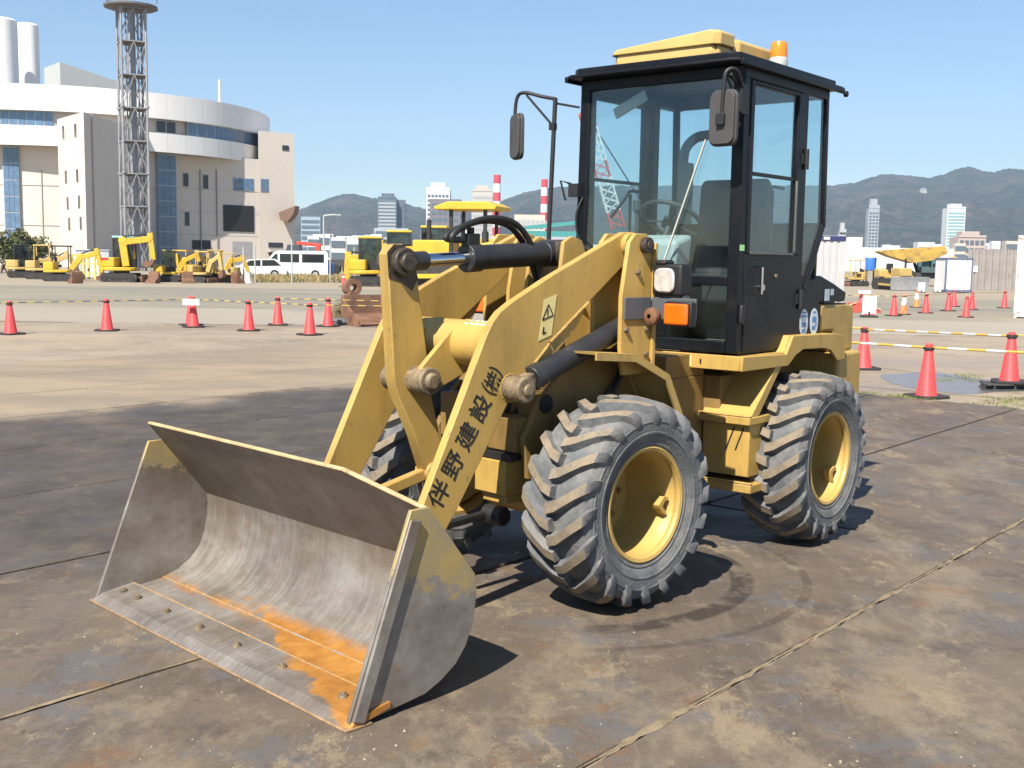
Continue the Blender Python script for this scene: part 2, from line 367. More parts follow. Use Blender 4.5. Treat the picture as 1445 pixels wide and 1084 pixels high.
# sand and dust packed into the joints near the camera
M_sand = mat('joint_sand', (0.19, 0.145, 0.088), 0.95, var=0.45, scale=9, bump=0.5, bscale=60, coord='World')
def sand_line(p, q, w, seed):
    rn = random.Random(seed); mb = MB(); d = (q - p); L_ = d.length; d.normalize(); nn = Vector((-d.y, d.x, 0)); k = int(L_ / 0.06); vs = []
    for i in range(k + 1):
        c = p + d * (L_ * i / k); t = w * (0.40 + 0.9 * mnoise.noise(Vector((i * 0.11, seed, 0))) ); t = max(t, w * 0.12)
        a = t * rn.uniform(0.5, 1.5); b_ = t * rn.uniform(0.3, 1.5)
        vs += [c - nn * a + Vector((0, 0, 0.0012)), c + Vector((0, 0, 0.0045)), c + nn * b_ + Vector((0, 0, 0.0012))]
    fs = []
    for i in range(k): o_ = i * 3; fs += [(o_, o_ + 3, o_ + 4, o_ + 1), (o_ + 1, o_ + 4, o_ + 5, o_ + 2)]
    mb.add(vs, fs); return tag(mb.build('joint_sand', M_sand, ground, fix=True), kind='stuff')
n_l1 = 2.12
sand_line(en * n_l1 + ea * 2.0, en * n_l1 + ea * 9.0, 0.026, 1)
sand_line(en * (n_l1 + 1.81) + ea * 1.0, en * (n_l1 + 1.81) + ea * 3.4, 0.028, 5)

# puddle on the concrete by the cones
M_water = bpy.data.materials.new('puddle_water'); M_water.use_nodes = True
_b = M_water.node_tree.nodes['Principled BSDF']; _b.inputs['Base Color'].default_value = (0.155, 0.135, 0.125, 1); _b.inputs['Roughness'].default_value = 0.26; _b.inputs['Specular IOR Level'].default_value = 0.22
mb = MB(); cc = gnd(1335, 540, GZ + 0.003); pts = []
for i in range(48):
    t = 2 * math.pi * i / 48; k = 1 + 0.28 * mnoise.noise(Vector((math.cos(t) * 1.3, math.sin(t) * 1.3, 4.0)))
    pts.append(cc + Vector((math.cos(t) * .85 * k, math.sin(t) * 1.45 * k, 0)))
mb.add(pts, [list(range(48))]); tag(mb.build('puddle', M_water, smooth=0), kind='structure')

# weeds in the joint between plates and concrete
def tuft_field(name, spots, h, cols, seed, spread=0.12, blades=40):
    rn = random.Random(seed); mb = MB()
    for (x, y) in spots:
        for _ in range(blades):
            a = rn.uniform(0, 6.28); r = spread * math.sqrt(rn.random()); bx, by = x + r * math.cos(a), y + r * math.sin(a)
            hh = h * rn.uniform(0.4, 1.1); w = 0.004 + 0.10 * hh * 0.2; l = rn.uniform(0, 6.28); lx, ly = math.cos(l) * hh * 0.5, math.sin(l) * hh * 0.5
            px_, py_ = -math.sin(l) * w, math.cos(l) * w
            mb.add([(bx - px_, by - py_, GZ), (bx + px_, by + py_, GZ), (bx + lx * 0.4 + px_ * .7, by + ly * 0.4 + py_ * .7, GZ + hh * 0.6), (bx + lx, by + ly, GZ + hh)], [(0, 1, 2), (0, 2, 3)], rn.randrange(len(cols)))
    return tag(mb.build(name, cols, smooth=0), kind='stuff')
M_gr1 = mat('weed_green', (0.10, 0.15, 0.035), 0.8, var=0.3); M_gr2 = mat('weed_olive', (0.20, 0.19, 0.06), 0.8, var=0.3); M_dry = mat('dry_grass', (0.34, 0.25, 0.13), 0.9, var=0.25)
rn = random.Random(11); sp = []
for a, b_, k, off in ((gnd(1195, 551), gnd(1285, 561), 26, .10), (gnd(1268, 558), gnd(1300, 562), 34, .08), (gnd(1330, 566), gnd(1445, 578), 24, .10), (gnd(1318, 536), gnd(1378, 527), 22, .16), (gnd(1400, 572), gnd(1450, 560), 40, .2)):
    for _ in range(k):
        t = rn.random(); c = a.lerp(b_, t); sp.append((c.x + rn.gauss(0, off), c.y + rn.gauss(0, off)))
tag(tuft_field('grass', sp, 0.032, [M_gr1, M_gr2], 4, 0.1, 18), 'low green weeds growing in the joint by the cones', 'grass')

# pebbles and clods on the plates
M_peb = mat('pebble', (0.27, 0.23, 0.175), 0.9, var=0.4, scale=30)
mb = MB(); rn = random.Random(5)
for _ in range(170):
    px_, py_ = rn.uniform(0, 1445), 1084 - 560 * rn.random() ** 1.3
    c = gnd(px_, py_); r = rn.choice((0.003, 0.003, 0.004, 0.005, 0.007)); sz = r * rn.uniform(.8, 1.3)
    vs = [c + Vector((rn.uniform(.7, 1.2) * r * math.cos(t), rn.uniform(.7, 1.2) * r * math.sin(t), 0)) for t in (0, 1.26, 2.5, 3.77, 5.0)] + [c + Vector((0, 0, sz))]
    mb.add(vs, [(i, (i + 1) % 5, 5) for i in range(5)])
tag(mb.build('grit', M_peb, smooth=0), 'scattered pebbles and grit on the steel plates', 'grit', kind='stuff')

# hills behind the town
def lerp_tab(tab, x):
    if x <= tab[0][0]: return tab[0][1]
    for (a, b_), (c, d) in zip(tab, tab[1:]):
        if x <= c: return b_ + (d - b_) * (x - a) / (c - a)
    return tab[-1][1]
def hills(name, tab, d0, d1, x0, x1, seed, nx=420, ny=80, rough=1.0):
    mb = MB(); vs = []
    for j in range(ny + 1):
        t = j / ny
        for i in range(nx + 1):
            px_ = x0 + (x1 - x0) * i / nx; dd = d0 + (d1 - d0) * min(t, 0.8) / 0.8 + (700 * (t - 0.8) / 0.2 if t > 0.8 else 0)
            top = at(px_, lerp_tab(tab, px_), d1).z; p = at(px_, 360, dd)
            prof = (t / 0.8) ** 1.15 if t <= 0.8 else 1 - 0.75 * (t - 0.8) / 0.2
            q = Vector((p.x / 260.0, p.y / 260.0, seed))
            rg = 1 - abs(mnoise.noise(q)) * 1.6; f2 = mnoise.fractal(q * 2.6, 0.9, 2.1, 6)
            z = top * prof + ((rg - .55) * 26 + f2 * 18) * rough * math.sin(math.pi * min(t / 0.8, 1)) + mnoise.noise(q * 20) * 2.6 + mnoise.noise(q * 55) * 2.2
            vs.append((p.x, p.y, max(z, GZ - 5) if t > 0.02 else GZ - 5))
    fs = [(j * (nx + 1) + i, j * (nx + 1) + i + 1, (j + 1) * (nx + 1) + i + 1, (j + 1) * (nx + 1) + i) for j in range(ny) for i in range(nx)]
    mb.add(vs, fs); global HILL; HILL = BVHTree.FromPolygons([Vector(v) for v in vs], fs)
    return tag(mb.build(name, M_hill, smooth=180), kind='structure')
M_hill = mat('wooded_hill', (0.042, 0.044, 0.036), 0.95, var=0.55, scale=0.02, dirt=[((0.105, 0.076, 0.066), 0.50, 0.010), ((0.014, 0.028, 0.010), 0.50, 0.045), ((0.125, 0.115, 0.07), 0.57, 0.06), ((0.018, 0.024, 0.014), 0.58, 0.20)], bump=0.9, bscale=0.12, coord='World', spec=0.1)
M_hill.node_tree.nodes['Bump'].inputs['Distance'].default_value = 14.0
hills('hills', [(-300, 300), (330, 310), (400, 305), (430, 293), (455, 283), (480, 275), (500, 273), (520, 279), (545, 282), (565, 285), (590, 293), (620, 300), (650, 298), (690, 292), (720, 278), (745, 270), (770, 266), (800, 263), (900, 262), (1000, 262), (1165, 262), (1200, 258), (1225, 250), (1245, 245), (1275, 248), (1305, 251), (1325, 246), (1345, 238), (1362, 235), (1378, 241), (1395, 243), (1415, 237), (1440, 240), (1500, 236), (1800, 250)], 1500, 2600, -150, 1600, 3.3)
# ================================================================== THE WHEEL LOADER
YEL = (0.520, 0.338, 0.085); DUST = (0.42, 0.31, 0.17); BLK = (0.018, 0.019, 0.022)
M_yel = paint('loader_yellow', (0.520, 0.335, 0.086), .5, worn=(0.17, 0.105, 0.06), fade=(0.46, 0.305, 0.10), grime=.55)
M_yel2 = paint('frame_yellow_shaded', (0.27, 0.165, 0.045), .62, worn=(0.09, 0.06, 0.04), fade=(0.18, 0.12, 0.055), grime=.8)  # dirty frame yellow, darkened for the shade under the machine
M_yedge = paint('yellow_chipped', (0.50, 0.33, 0.09), .58, worn=(0.26, 0.12, 0.05), fade=(0.42, 0.29, 0.12), grime=.6)
M_blk = mat('cab_black', (0.007, 0.008, 0.011), 0.40, var=0.3, scale=4, dirt=((0.022, 0.020, 0.018), 0.58, 3.0), spec=.22)
M_blk2 = mat('black_rubber', (0.014, 0.014, 0.015), 0.55, var=0.3, scale=8)
M_blk3 = mat('cylinder_black', (0.024, 0.025, 0.029), 0.45, var=0.25, scale=6, dirt=((0.10, 0.085, 0.065), 0.60, 5.0))
M_grease = mat('greasy_steel', (0.045, 0.036, 0.028), 0.45, var=0.5, scale=22, dirt=((0.13, 0.09, 0.05), 0.55, 18.0), bump=0.5, bscale=60)
M_pin = mat('dirty_pin', (0.20, 0.15, 0.09), 0.6, var=0.4, scale=20, dirt=((0.05, 0.04, 0.035), 0.50, 14.0), bump=0.3, bscale=70)
M_chrome = mat('chrome_rod', (0.62, 0.64, 0.68), 0.12, 1.0, var=0.05)
M_grey = mat('grey_bracket', (0.085, 0.092, 0.10), 0.5, var=0.15)
M_rust = mat('rusty_steel', (0.16, 0.075, 0.035), 0.8, var=0.4, scale=25, bump=0.3)
M_glass = glass('cab_glass', (0.86, 0.935, 0.945), 0.9, 0.02, dust=0.02)
M_rub = mat('tyre_rubber', (0.112, 0.117, 0.124), 0.88, var=0.25, scale=9, dirt=[((0.175, 0.172, 0.165), 0.46, 6.0), ((0.080, 0.080, 0.082), 0.60, 14.0), ((0.20, 0.165, 0.12), 0.62, 8.0)], bump=0.35, bscale=55, spec=0.3)
M_lug = mat('tread_dust', (0.225, 0.183, 0.132), 0.92, var=0.22, scale=12, dirt=[((0.17, 0.145, 0.115), 0.52, 10.0), ((0.11, 0.11, 0.112), 0.56, 22.0)], bump=0.3, bscale=80, spec=0.2)
M_rim = paint('rim_yellow', (0.52, 0.345, 0.095), .5, worn=(0.20, 0.12, 0.06), fade=(0.43, 0.30, 0.12), edge=0, grime=.3)
M_amber = mat('amber_lens', (0.85, 0.13, 0.004), 0.25, var=0.12, scale=20, coat=0.6)
M_lens = mat('lamp_lens', (0.80, 0.82, 0.84), 0.10, 0.55, var=0.25, scale=26, coat=1.0)
M_white = mat('white_decal', (0.80, 0.80, 0.78), 0.5, var=0.05)
M_ink = mat('black_lettering', (0.012, 0.012, 0.013), 0.6, var=0.1)
M_stick = mat('pale_sticker', (0.66, 0.56, 0.24), 0.55, var=0.10, scale=14)
M_blue = mat('blue_decal', (0.10, 0.25, 0.50), 0.45, var=0.3, scale=60)
M_ltgrey = mat('pale_plastic', (0.40, 0.43, 0.42), 0.5, var=0.08)
M_green = mat('green_decal', (0.45, 0.80, 0.35), 0.5, var=0.05)
M_seat = mat('seat_vinyl', (0.035, 0.036, 0.038), 0.6, var=0.2)
M_in = mat('cab_trim', (0.055, 0.065, 0.068), 0.6, var=0.2)

MX, MY, YAW, WBS, PHI = 0.0686, 5.9382, 3.9184, 1.79, 0.1047
JX = -WBS / 2
loader = empty('wheel_loader', (MX, MY, 0), YAW, 'yellow compact wheel loader with glazed black cab and lowered worn steel bucket', 'wheel loader')
def rear(o):                                   # parts of the rear half, turned about the articulation joint
    o.rotation_euler = (0, 0, PHI); o.location = (JX - math.cos(PHI) * JX, -math.sin(PHI) * JX, 0); return o
T2 = lambda pts, y: [(a, y, b) for a, b in pts]

# ---- bucket -------------------------------------------------------
def steel_mat(name, yel, orange):
    m = bpy.data.materials.new(name); m.use_nodes = True; n = m.node_tree.nodes; L = m.node_tree.links; b = n['Principled BSDF']
    tc = n.new('ShaderNodeTexCoord'); O_ = tc.outputs['Object']; sp_ = n.new('ShaderNodeSeparateXYZ'); L.new(O_, sp_.inputs['Vector'])
    def nz(sc, det=7, ro=.68, s=(1, 1, 1), off=(0, 0, 0)):
        mp = n.new('ShaderNodeMapping'); mp.inputs['Scale'].default_value = s; mp.inputs['Location'].default_value = off; L.new(O_, mp.inputs['Vector'])
        t = n.new('ShaderNodeTexNoise'); t.inputs['Scale'].default_value = sc; t.inputs['Detail'].default_value = det; t.inputs['Roughness'].default_value = ro; L.new(mp.outputs['Vector'], t.inputs['Vector']); return t.outputs['Fac']
    def rng(v, a, c, lo=0., hi=1.):
        r = n.new('ShaderNodeMapRange')
        for k, x in (('From Min', a), ('From Max', c), ('To Min', lo), ('To Max', hi)): r.inputs[k].default_value = x
        L.new(v, r.inputs['Value']); return r.outputs['Result']
    def mth(op, a, c):
        t = n.new('ShaderNodeMath'); t.operation = op
        for i, x in enumerate((a, c)):
            if isinstance(x, (int, float)): t.inputs[i].default_value = x
            else: L.new(x, t.inputs[i])
        return t.outputs[0]
    def mix(f, a, c):
        t = n.new('ShaderNodeMix'); t.data_type = 'RGBA'; L.new(f, t.inputs['Factor'])
        for k, x in (('A', a), ('B', c)):
            if isinstance(x, tuple): t.inputs[k].default_value = (*x, 1)
            else: L.new(x, t.inputs[k])
        return t.outputs['Result']
    col = mix(rng(nz(4, s=(1, .6, 1)), .36, .64), (0.150, 0.128, 0.108), (0.285, 0.262, 0.235))
    col = mix(rng(nz(7, 7, .72, s=(.22, 4.5, .22), off=(0, 3, 0)), .46, .72, 0, .36), col, (0.42, 0.405, 0.38))
    col = mix(rng(nz(9, 6, .72, s=(.25, 5.5, .25), off=(4, 9, 0)), .54, .72, 0, .4), col, (0.115, 0.095, 0.08))
    col = mix(rng(nz(2.2, off=(5, 2, 1)), .46, .64, 0, .75), col, (0.165, 0.125, 0.092))
    col = mix(rng(nz(11, off=(1, 7, 1)), .58, .72, 0, .65), col, (0.185, 0.105, 0.055))
    met = 0.30
    if orange == 'shell': # brown film on the spill guard, its shade put into the colour
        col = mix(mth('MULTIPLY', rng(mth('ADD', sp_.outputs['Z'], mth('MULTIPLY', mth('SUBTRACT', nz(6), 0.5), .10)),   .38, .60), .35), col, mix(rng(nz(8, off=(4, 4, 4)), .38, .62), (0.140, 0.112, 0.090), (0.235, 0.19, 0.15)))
    if orange:            # fresh rust spread over the floor of the bucket
        f = mth('ADD', mth('SUBTRACT', sp_.outputs['Y'], mth('MULTIPLY', sp_.outputs['X'], 3.0)), mth('ADD', 4.78, mth('MULTIPLY', mth('SUBTRACT', nz(5.0, 7, .7, off=(2, 1, 0)), 0.5), 1.0)))
        f = mth('MULTIPLY', rng(f, -0.02, 0.10), rng(mth('ADD', sp_.outputs['Z'], mth('MULTIPLY', mth('SUBTRACT', nz(8, 6), .5), .05)), 0.070, 0.095, 1, 0))
        f2 = mth('MULTIPLY', rng(mth('ABSOLUTE', mth('SUBTRACT', sp_.outputs['X'], 1.55), 0.0), .012, .05, 1, 0), rng(nz(6, 6, off=(6, 6, 0)), .38, .55, 0, .8)); f2 = mth('MULTIPLY', f2, rng(sp_.outputs['Z'], .07, .09, 1, 0)); f = mth('MAXIMUM', f, f2)
        col = mix(f, col, mix(rng(nz(9), .35, .65), (0.34, 0.145, 0.030), (0.48, 0.225, 0.05)))
    if yel:               # machine paint surviving on the upper rear of the plate
        e = mth('ADD', mth('MULTIPLY', sp_.outputs['Z'], 1.0), mth('MULTIPLY', sp_.outputs['X'], -0.30))
        e = mth('ADD', e, mth('MULTIPLY', mth('SUBTRACT', nz(7, 9, .75), 0.5), 0.62))
        col = mix(rng(e, yel, yel + 0.035), col, mix(rng(nz(6, off=(8, 8, 0)), .4, .62), (0.42, 0.31, 0.115), (0.33, 0.27, 0.165)))
    L.new(col, b.inputs['Base Color']); b.inputs['Metallic'].default_value = met
    L.new(rng(nz(9), .3, .7, .38, .62), b.inputs['Roughness'])
    bp = n.new('ShaderNodeBump'); bp.inputs['Strength'].default_value = .25; bp.inputs['Distance'].default_value = .006; L.new(nz(20, 8, .7), bp.inputs['Height']); L.new(bp.outputs['Normal'], b.inputs['Normal'])
    return m
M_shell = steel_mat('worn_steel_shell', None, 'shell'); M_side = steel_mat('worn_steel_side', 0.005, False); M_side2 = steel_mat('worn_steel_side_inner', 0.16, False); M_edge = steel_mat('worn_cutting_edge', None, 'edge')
M_rline = mat('rust_weld', (0.34, 0.20, 0.075), 0.85, var=0.4, scale=30, bump=.3, dirt=[((.24, .22, .19), .50, 7.), ((.42, .20, .04), .60, 5.)])
BW = 1.008
inner = [(1.885, 0.020), (1.72, 0.036), (1.56, 0.055), (1.47, 0.085), (1.40, 0.128), (1.345, 0.19), (1.317, 0.26), (1.300, 0.34), (1.296, 0.40), (1.302, 0.455)]
hood = [(1.612, 0.842)]
prof = inner + hood
def offset(pf, t):
    res = []
    for i, (x, z) in enumerate(pf):
        a = pf[max(i - 1, 0)]; c = pf[min(i + 1, len(pf) - 1)]; dx, dz = c[0] - a[0], c[1] - a[1]; l = math.hypot(dx, dz)
        res.append((x - t * dz / l, z + t * dx / l))
    return res
prof = inner + hood; outer = offset(prof, 0.014)
mb = MB(); n = len(prof)
def shell_row(y, cut):
    """inner then outer points at width y; the spill guard slopes down towards the near end"""
    ip, op = list(prof), list(outer)
    if cut > 0:
        k = cut; ip[-1] = (prof[-2][0] + (prof[-1][0] - prof[-2][0]) * (1 - k), prof[-2][1] + (prof[-1][1] - prof[-2][1]) * (1 - k))
        op[-1] = (outer[-2][0] + (outer[-1][0] - outer[-2][0]) * (1 - k), outer[-2][1] + (outer[-1][1] - outer[-2][1]) * (1 - k))
    return T2(ip, y) + T2(op, y)
ysr = [(-BW, 0.0), (-0.6, 0), (-0.2, 0), (0.2, 0), (0.60, 0), (BW, 0.27)]
vs = []
for y, c in ysr: vs += shell_row(y, c)
fs = []; N2 = 2 * n
for r_ in range(len(ysr) - 1):
    o0, o1 = r_ * N2, (r_ + 1) * N2
    for i in range(n - 1):
        fs.append((o0 + i, o0 + i + 1, o1 + i + 1, o1 + i)); fs.append((o0 + n + i, o1 + n + i, o1 + n + i + 1, o0 + n + i + 1))
    fs.append((o0 + n - 1, o0 + N2 - 1, o1 + N2 - 1, o1 + n - 1)); fs.append((o0, o1, o1 + n, o0 + n))
for o0 in (0, (len(ysr) - 1) * N2):
    for i in range(n - 1): fs.append((o0 + i, o0 + n + i, o0 + n + i + 1, o0 + i + 1))
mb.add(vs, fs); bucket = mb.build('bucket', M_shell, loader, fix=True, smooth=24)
bucket['label'] = 'worn bare steel bucket with orange rust on its floor'
side = [(1.888, 0.004), (1.70, 0.022), (1.54, 0.040), (1.46, 0.072), (1.387, 0.118), (1.333, 0.182), (1.300, 0.258), (1.284, 0.342), (1.280, 0.40), (1.290, 0.462), (1.41, 0.612), (1.525, 0.757), (1.612, 0.757), (1.892, 0.03)]
for sgn, mt in ((1, M_side), (-1, M_side2)):
    mb = MB(); mb.prism(side, sgn * BW, sgn * (BW + 0.018)); mb.build('side_plate', mt, bucket, bevel=0.003, fix=True)
mb = MB()
mb.prism([(1.885, 0.03), (1.835, 0.012), (1.572, 0.715), (1.625, 0.727)], BW + 0.020, BW + 0.036); mb.build('wear_strip', steel_mat('worn_strip', None, False), bucket, bevel=0.004, fix=True)
mb = MB(); ce = [(1.915, 0.010), (1.905, 0.016), (1.872, 0.038), (1.715, 0.062), (1.715, 0.040), (1.87, 0.008)]; ns = 90; rng_e = random.Random(12)
for i in range(ns + 1):
    y = -BW - .03 + (2 * BW + .06) * i / ns; w_ = .006 * mnoise.noise(Vector((i * .13, 1, 1))) + rng_e.uniform(-.0015, .0015); e_ = abs(i - ns / 2) / (ns / 2); w_ -= .018 * max(0, e_ - .96) / .04
    mb.v += [(x + (w_ if k in (0, 1) else w_ * .4 if k in (2, 5) else 0), y, z) for k, (x, z) in enumerate(ce)]
for i in range(ns):
    for k in range(6): mb.f.append([i * 6 + k, i * 6 + (k + 1) % 6, (i + 1) * 6 + (k + 1) % 6, (i + 1) * 6 + k]); mb.m.append(0)
mb.f += [list(range(6)), list(range(ns * 6, ns * 6 + 6))[::-1]]; mb.m += [0, 0]
edge = mb.build('cutting_edge', M_edge, bucket, bevel=0.0, fix=True, smooth=20)
mb = MB(); mb.box(1.704, 1.716, -BW, BW, 0.046, 0.0635); mb.build('weld_bead', M_rline, bucket, bevel=0.004)
mb = MB(); mb.box(1.547, 1.554, -BW, BW, 0.055, 0.0640); mb.build('weld_bead', M_rline, bucket, bevel=0.003)
mb = MB(); mb.cyl((0, 0, -.004), (0, 0, .012), .020, .018, 10); mb.cyl((0, 0, .012), (0, 0, .019), .011, .010, 8)
bolt0 = mb.build('bolt', M_pin, bucket)
for k, y in enumerate((-0.93, -0.78, -0.50, -0.20, 0.11, 0.45, 0.86)):
    o = bolt0 if k == 0 else bolt0.copy()
    if k: C.objects.link(o)
    o.location = (1.797, y, 0.049); o.rotation_euler = (0, R(-9.4) * -1, k * 0.7)
M_gedge = mat('guard_edge_paint_lit', (0.50, 0.37, 0.19), 0.7, var=0.3, scale=14, dirt=((0.22, 0.15, 0.10), .55, 20.))  # tan paint, with the sunlit highlight put into its colour
mb = MB(); e0, e1, e2 = Vector((1.606, -BW, .848)), Vector((1.606, .60, .848)), Vector((1.522, BW, .746)); mb.beam(e0, e1, .022, .012); mb.beam(e1, e2, .022, .012); mb.build('guard_rim_lit', M_gedge, bucket, bevel=.003)  # strip added along the guard top to carry the highlight
mb = MB(); mb.box(1.80, 1.918, -BW - .034, BW + .034, 0.0005, .0095); mb.build('base_edge', mat('edge_rust', (.30, .19, .10), .7, var=.4, scale=20), bucket, bevel=.002)
# hinge ears on the back of the bucket
for y in (-0.48, -0.30, 0.30, 0.48):
    mb = MB(); mb.prism([(1.31, .18), (1.20, .18), (1.12, .24), (1.13, .32), (1.20, .40), (1.277, .45)], y - .014, y + .014); mb.build('hinge_ear', M_yel2, bucket, bevel=.003, fix=True)
for y in (-0.09, 0.09):
    mb = MB(); mb.prism([(1.278, .38), (1.18, .47), (1.19, .54), (1.26, .58), (1.36, .56), (1.287, .47)], y - .012, y + .012); mb.build('hinge_ear', M_yel2, bucket, bevel=.003, fix=True)

# ---- boom arms ----------------------------------------------------
armp = [(-.405, 1.705), (-.415, 1.775), (-.375, 1.825), (-.30, 1.822), (.264, 1.588), (.50, 1.478), (.575, 1.435), (.625, 1.385), (.66, 1.33), (1.03, .595), (1.19, .38), (1.225, .29), (1.19, .225), (1.12, .215), (1.06, .25), (.832, .54), (.669, .777), (.49, 1.05), (.40, 1.13), (.24, 1.275), (-.28, 1.64), (-.36, 1.675)]
AR = 0.405
arms = []
for s in (1, -1):
    mb = MB(); mb.prism(armp, s * (AR - .045), s * AR); a = mb.build('boom_arm', M_yel, loader, bevel=.004, fix=True); arms.append(a)
    mb = MB(); mb.cyl((-.33, s * (AR - .07), 1.757), (-.33, s * (AR + .03), 1.757), .062, n=20); mb.build('pivot_boss', M_yel, a, bevel=.004)
    mb = MB(); mb.cyl((-.33, s * .49, 1.757), (-.33, s * .545, 1.757), .040, n=18); mb.cyl((-.33, s * .545, 1.757), (-.33, s * .553, 1.757), .022, n=12); mb.build('pivot_pin', M_grease, a, bevel=.003)
    mb = MB(); mb.cyl((.505, s * (AR), 1.075), (.505, s * (AR + .055), 1.075), .060, n=20); mb.build('cylinder_boss', M_pin, a, bevel=.006)
    mb = MB(); mb.prism([(.42, 1.115), (.24, 1.275), (-.04, 1.475), (.05, 1.34), (.30, 1.13)], s * (AR - .035), s * (AR - .005)) ; mb.build('gusset', M_yel, a, bevel=.003, fix=True)
    mb = MB(); mb.cyl((1.165, s * (AR + .01), .285), (1.165, s * (AR + .12), .285), .045, n=16); mb.build('hinge_pin', M_pin, a, bevel=.004)
left = arms[0]
# company lettering painted along the near arm, and the pale warning sticker
p0, p1 = Vector((.935, 0, .625)), Vector((.612, 0, 1.110)); dn = (p1 - p0).normalized()
upv = Vector((dn.z, 0, -dn.x))               # reading direction runs up the arm; character tops point forward and up
for ch, k in zip('伴野建設㈱', (0, .25, .505, .755, 1.0)):
    c = p0.lerp(p1, k) + Vector((0, AR + .0015, 0)); X_, Y_ = dn, upv; Z_ = X_.cross(Y_)
    Mt = Matrix(((X_.x, Y_.x, Z_.x, c.x), (X_.y, Y_.y, Z_.y, c.y), (X_.z, Y_.z, Z_.z, c.z), (0, 0, 0, 1)))
    text_mesh('lettering', ch, 0.125, M_ink, left, Mt)
def onarm(u, v, s=1, lift=.0015): return (u, s * (AR + lift), v)
sa = Vector((.30, 0, 1.475)); sd = Vector((.10, 0, -.20)).normalized(); sw = Vector((-sd.z, 0, sd.x))
def rect(mb, c, hu, hv, U, V, lift, mi=0):
    q = [c + U * a * hu + V * b * hv + Vector((0, lift, 0)) for a, b in ((-1, -1), (1, -1), (1, 1), (-1, 1))]
    mb.add(q + [p - Vector((0, .0012, 0)) for p in q], [(0, 1, 2, 3), (7, 6, 5, 4), (0, 4, 5, 1), (1, 5, 6, 2), (2, 6, 7, 3), (3, 7, 4, 0)], mi)
U_, V_ = Vector((-0.87, 0, .49)) * -1, Vector((.17, 0, -.985))
mb = MB(); sc_ = Vector((.262, AR, 1.40)); rect(mb, sc_, .046, .10, Vector((1, 0, -.28)).normalized(), V_, .003); st = mb.build('warning_sticker', M_stick, left, fix=True, smooth=0)
mb = MB(); tri = [sc_ + Vector((0, .0045, 0)) + q for q in (Vector((-.002, 0, .062)), Vector((.040, 0, -.012)), Vector((-.036, 0, .010)))]
for a, b in ((0, 1), (1, 2), (2, 0)): mb.beam(tri[a], tri[b], .006, .001, up=(0, 1, 0))
ctr = (tri[0] + tri[1] + tri[2]) / 3; mb.beam(ctr + Vector((0, 0, .02)), ctr + Vector((.003, 0, -.012)), .006, .001, up=(0, 1, 0))
mb.beam(sc_ + Vector((.028, .0045, -.045)), sc_ + Vector((.034, .0045, -.075)), .008, .001, up=(0, 1, 0)); mb.beam(sc_ + Vector((.012, .0045, -.07)), sc_ + Vector((.036, .0045, -.078)), .008, .001, up=(0, 1, 0))
mb.build('warning_print', M_ink, left, fix=True, smooth=0)

mb = MB(); mb.cyl((.52, -.385, 1.27), (.52, .385, 1.27), .112, n=32); ct = mb.build('cross_tube', M_yel, loader)
mb = MB()
for i, (t, w) in enumerate(((.0, .030), (.038, .028), (.074, .030), (.112, .026), (-.04, .02))):
    for j, ph in enumerate((62, 80)):
        y = .20 + t; a0 = R(ph)
        mb.box(.52 + .1135 * math.cos(a0) - .004, .52 + .1135 * math.cos(a0) + .004, y, y + w * (.8 if j else 1), 1.27 + .1135 * math.sin(a0) - .008, 1.27 + .1135 * math.sin(a0) + .002)
mb.build('white_marking', M_white, ct)
for s in (1, -1):
    mb = MB(); mb.prism([(.40, 1.34), (.50, 1.385), (.60, 1.35), (.80, 1.17), (.835, 1.10), (.80, 1.05), (.73, 1.045), (.46, 1.15), (.40, 1.20)], s * .085, s * .115); mb.build('crank_bracket', M_yel, ct, bevel=.004, fix=True)

# ---- bell crank, bucket link, tilt cylinder -----------------------
mb = MB(); mb.prism([(.945, 1.69), (.915, 1.735), (.86, 1.74), (.80, 1.70), (.775, 1.62), (.735, 1.40), (.695, 1.16), (.685, 1.05), (.63, .86), (.585, .66), (.60, .60), (.65, .585), (.695, .62), (.78, .84), (.885, 1.04), (.905, 1.12)], -.035, .035)
crank = mb.build('bell_crank', M_yel, loader, bevel=.005, fix=True)
mb = MB(); mb.cyl((.775, -.16, 1.10), (.775, .15, 1.10), .066, n=24); mb.cyl((.775, .15, 1.10), (.775, .175, 1.10), .045, .036, n=16); mb.build('pivot_boss', M_pin, crank, bevel=.006)
mb = MB(); mb.cyl((.862, -.075, 1.655), (.862, .075, 1.655), .068, n=22); mb.cyl((.862, .07, 1.655), (.862, .10, 1.655), .045, n=16); mb.box(.80, .86, -.045, .05, 1.60, 1.70); mb.build('rod_eye', M_grease, crank, bevel=.008)
mb = MB(); mb.prism([(.94, 1.58), (.95, 1.70), (.91, 1.738), (.85, 1.735), (.80, 1.68), (.765, 1.58), (.80, 1.52), (.86, 1.56)], .0355, .0375); mb.build('grease_smear', M_grease, crank, fix=True)
mb = MB(); mb.cyl((.64, -.075, .64), (.64, .075, .64), .040, n=16); mb.build('link_pin', M_pin, crank, bevel=.004)
mb = MB(); mb.beam((.64, 0, .64), (1.24, 0, .515), .05, .055); mb.cyl((.66, -.05, .638), (.66, .05, .638), .05, n=16); mb.cyl((1.23, -.07, .515), (1.23, .07, .515), .045, n=16); mb.build('bucket_link', M_yel, loader, bevel=.006)
ta, tb = Vector((.862, 0, 1.655)), Vector((-.215, 0, 1.712)); td = (tb - ta).normalized()
mb = MB(); mb.cyl(ta + td * .46, tb - td * .02, .062, n=24); mb.cyl(ta + td * .43, ta + td * .52, .071, n=24); mb.cyl(tb - td * .10, tb - td * .02, .068, n=24)
tilt = mb.build('tilt_cylinder', M_blk3, loader, bevel=.004)
